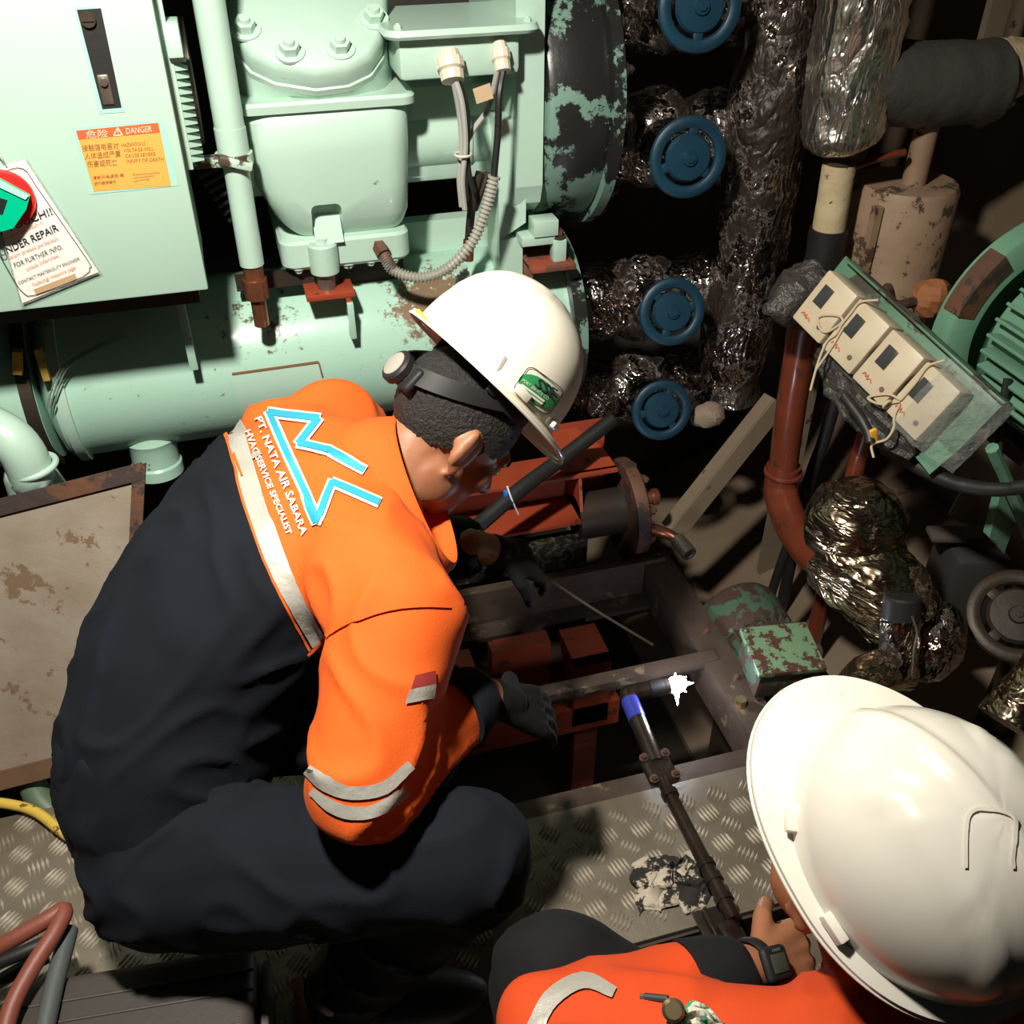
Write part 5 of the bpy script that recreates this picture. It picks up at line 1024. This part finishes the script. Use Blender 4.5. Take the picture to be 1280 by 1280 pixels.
# his helmet
h1, sh1 = hard_hat('hard_hat', 'ivory hard hat with green badge worn by the man at the hatch', H1O, H1F, H1S, H1U, WHITEH)
SH1 = Surf(bvh_of(sh1))
bo, bu, bv = (660.5, 455.5), (43, 32), (-22, 31)
def bp(u, v): return (bo[0]+bu[0]*u+bv[0]*v, bo[1]+bu[1]*u+bv[1]*v)
patch(rrect(bo, bu, bv, .18), SH1, .003, 3).part('badge_card', BADGEW, h1)
patch([bp(.5+.52*cos(t), .52+.40*sin(t)) for t in [2*pi*k/22 for k in range(22)]], SH1, .0042, 3).part('badge_oval', BADGEG, h1)
a = letters('SSE', bp(.34, .46), bp(.86, .42), 12, SH1, .0055, None, .02, (22/38, -31/38)); a.part('badge_letters', INK, h1)
a = letters('PORT SERVICE CO', bp(.06, .58), bp(.78, .58), 4, SH1, .0055, None, .0, (22/38, -31/38)); patch([bp(.10, .64), bp(.74, .64), bp(.74, .71), bp(.10, .71)], SH1, .0055, 1, a); patch([bp(.10, .74), bp(.74, .74), bp(.74, .81), bp(.10, .81)], SH1, .0055, 1, a); a.part('badge_small_print', BADGEW, h1)
a = MB(); pr_ = rrect(bo, bu, bv, .18); ribbon(pr_+[pr_[0]], 1.1, SH1, .005, 5, a); a.part('badge_border', BLACK, h1)
patch([(516, 384), (525, 383), (537, 402), (528, 402)], SH1, .002, 2).part('yellow_sticker', YELLOW, h1)
patch([(620, 464), (631, 444), (634, 448), (626, 461)], SH1, .001, 1).part('vent_slit', GREYP, h1)

# welding rod in the left hand
a = MB(); a.tube([P(668, 712, 1.80), P(740, 760, 1.86), P(816, 806, 1.92)], .0026, 8); a.solo('filler_rod', STEEL, 'thin straight filler rod held in the black glove over the hatch', 'rod')

# ------------------------------------------------------------------ the man in the corner
H2F = cf(-.50, -.78, -.36); H2U = cf(.16, -.38, .91); H2U = (H2U-H2F*H2U.dot(H2F)).normalized(); H2S = H2F.cross(H2U)
H2O = P(1144, 1064, .93); H2C = H2O-H2U*.085+cf(-.9, .4, 0)*.010+H2F*.012
nk = H2C-H2U*.13-H2F*.05+Vector((.03, -.04, -.03))
LS2, RS2 = P(1015, 1335, .98), nk+Vector((.26, -.02, -.08))
AC2 = (LS2-RS2).normalized()
mid2 = (LS2+RS2)/2; pl2 = Vector((mid2.x+.12, mid2.y-.22, .20))
LE2, LW2 = P(682, 1284, 1.05), P(922, 1216, 1.125)
RE2 = RS2+Vector((.06, .08, -.25)); RW2 = RE2+Vector((-.02, .22, -.06))
k2L, a2L = P(697, 1222, 1.15), None
a2L = Vector((k2L.x-.02, k2L.y-.12, .10)); k2R = k2L+Vector((.48, .0, -.06)); a2R = Vector((k2R.x+.02, k2R.y-.20, .10))
secs2 = [(pl2+Vector((0, 0, -.05)), .13, .10), (pl2, .17, .13), (pl2.lerp(mid2, .35), .165, .125), (pl2.lerp(mid2, .7), .175, .12), (mid2, .165, .10), (mid2.lerp(nk, .5), .11, .08), (nk, .066, .06)]
bones2 = [(mid2, .09, LS2, .075, 'shoulder'), (LS2, .075, LE2, .058, 'sleeveL'), (LE2, .056, LE2.lerp(LW2, .82), .042, 'foreL'), (mid2, .09, RS2, .075, 'shoulder'), (RS2, .075, RE2, .06, 'sleeveR'), (RE2, .06, RW2, .042, 'foreR'),
          (pl2+Vector((-.09, .04, 0)), .10, k2L, .080, 'leg'), (k2L, .079, a2L, .056, 'leg'), (pl2+Vector((.09, .04, 0)), .10, k2R, .08, 'leg'), (k2R, .075, a2R, .055, 'leg')]
def col2(tg, t, c):
    if tg == 'leg': return 0
    if tg.startswith('fore'): return 1
    if tg == 'torso' and c[2] < mid2.z-.22: return 0
    return 1
man2, sm = figure('person', 'man in deep orange jacket crouching in front of the tread plate', bones2, secs2, AC2, H2C, H2F, H2S, H2U, col2, 4, .008, BLACKC)
suit2 = sm.part('coverall', [BLACKC, ORANGE2], man2, smooth=80)
hair_cap(man2, H2C, H2F, H2S, H2U); face_parts(man2, H2C, H2F, H2S, H2U)
cuff(LE2, LW2, .056, .041, .72, BLACKC, suit2); cuff(RE2, RW2, .06, .042, .75, BLACKC, suit2)
S2 = Surf(bvh_of(suit2))
a = MB(); ribbon([(668, 1290), (690, 1250), (730, 1228), (768, 1243)], [20, 22, 20, 14], S2, .0035, 5, a, k=4); a.part('sleeve_tape', REFL, suit2)
X, Yv, Z = frame(H2C-H2U*.06-nk, AC2); a = MB()
a.rings([[nk+(X*cos(2*pi*k/28)+Yv*sin(2*pi*k/28))*r+Z*z for r, z in ((.078, -.035), (.071, -.014), (.066, -.006), (.060, -.006), (.064, -.02))] for k in range(29)]); a.part('collar', ORANGE2, suit2, smooth=60)
for w_, d, bk, sd, cu_ in ((LW2, (P(1010, 1192, 1.20)-LW2), cf(0, -.4, .9), cf(.2, -1, 0), .95), (RW2, Vector((-.1, .7, -.5)), Vector((0, .2, 1)), Vector((-.6, -.5, 0)), .5)):
    m_ = MB(); w_ = w_+d.normalized()*.03
    for b in hand_bones(w_, d, bk, sd, cu_): capsule(m_, b[0], b[1], b[2], b[3], 10)
    capsule(m_, w_-d.normalized()*.045, .027, w_+d.normalized()*.02, .026); V, F_ = fuse(m_, .0036, 3); raw(V, F_).part('hand', SKIN, man2, smooth=80)
for an, d in ((a2L, Vector((-.5, .8, 0))), (a2R, Vector((-.2, .95, 0)))):
    m_ = MB(); d.normalize(); s_ = Vector((-d.y, d.x, 0)); b0 = Vector((an.x, an.y, 0)); m_.ell(b0+d*.09+Vector((0, 0, .045)), (d*.13, s_*.05, Vector((0, 0, .045))), 20, 12); capsule(m_, b0+Vector((0, 0, .05)), .05, an+Vector((0, 0, .03)), .055); m_.box(b0+d*.05+Vector((0, 0, .012)), (.26, .085, .024), Matrix((d, s_, Vector((0, 0, 1)))).transposed(), .01); V, F_ = fuse(m_, .006, 3); raw(V, F_).part('boot', mat('black_boot', (.014, .013, .012), .5), man2, smooth=80)
h2, sh2 = hard_hat('hard_hat', 'clean white hard hat with raised ridges worn by the corner man', H2O, H2F, H2S, H2U, WHITEH2, .0045, True)
SH2 = Surf(bvh_of(sh2)); a = ribbon([(1206, 1085), (1207, 1040), (1210, 1020), (1222, 1011), (1245, 1013), (1263, 1020), (1268, 1034), (1265, 1085)], 5, SH2, .0022, 4, None, 3); a.part('moulded_arch', WHITEH2, h2)
# wrist watch
wd = (P(1010, 1192, 1.20)-LW2).normalized(); wc2 = LW2+wd*.026; zz = cf(.05, -.45, .89); zz = (zz-wd*zz.dot(wd)).normalized(); q = wc2+zz*.036; Xw, Yw, Zw = frame(zz, wd); WM = Matrix((Xw, Yw, Zw)).transposed()
h = thing('wrist_watch', q, 'black rectangular digital watch on the corner man\'s wrist', 'watch')
a = MB(); a.box(q, (.040, .038, .012), WM, .006, 3); a.part('case', HARNESS, h)
a = MB(); a.box(q+zz*.0065, (.024, .020, .002), WM, .0008); a.part('display', mat('watch_glass', (.05, .055, .05), .12), h)
a = MB(); V_, F_ = text_mesh('CASIO'); x1 = max(v[0] for v in V_); a.add([q+zz*.0068-Xw*.007+Yw*.0125+Xw*(v[0]/x1*.014)+Yw*(v[1]*.004) for v in V_], F_); a.part('print', REFL, h)
a = MB(); a.torus(wc2, wd, .0315, .003, 30, 8, 3); a.part('strap', HARNESS, h)
# pocket: pen, brass knob, patterned cloth
h = thing('chest_pocket_pen', P(822, 1248, .96), 'dark pen lying in the corner man\'s jacket pocket', 'pen')
a = MB(); a.cyl(P(806, 1246, 1.0), P(835, 1249, .99), .004, n=10); a.part('barrel', INK, h)
a = MB(); a.cyl(P(805, 1246, .999), P(800, 1246, 1.0), .003, n=8); a.part('tip', STEEL, h)
a = MB(); q = P(841, 1262, .95); a.lathe([(.009, 0), (.011, .003), (.011, .012), (.008, .015)], q, cf(-.1, -.4, .9), 20); a.solo('pocket_torch', BRASS, 'brass-ended pocket torch in the corner man\'s jacket', 'torch')
G = 14; V_ = [P(835+70*i/G, 1300-48*j/G*(0.4+.6*sin(pi*i/G)), .955-.012*noise.noise(Vector((i*.4, j*.4, 3)))) for i in range(G+1) for j in range(G+1)]
a = MB(); a.add(V_, [[i*(G+1)+j, i*(G+1)+j+1, (i+1)*(G+1)+j+1, (i+1)*(G+1)+j] for i in range(G) for j in range(G)]); pc = a.solo('patterned_cloth', PATCH, 'green and cream patterned cloth tucked into jacket pocket', 'cloth'); md = pc.modifiers.new('thick', 'SOLIDIFY'); md.thickness = .003
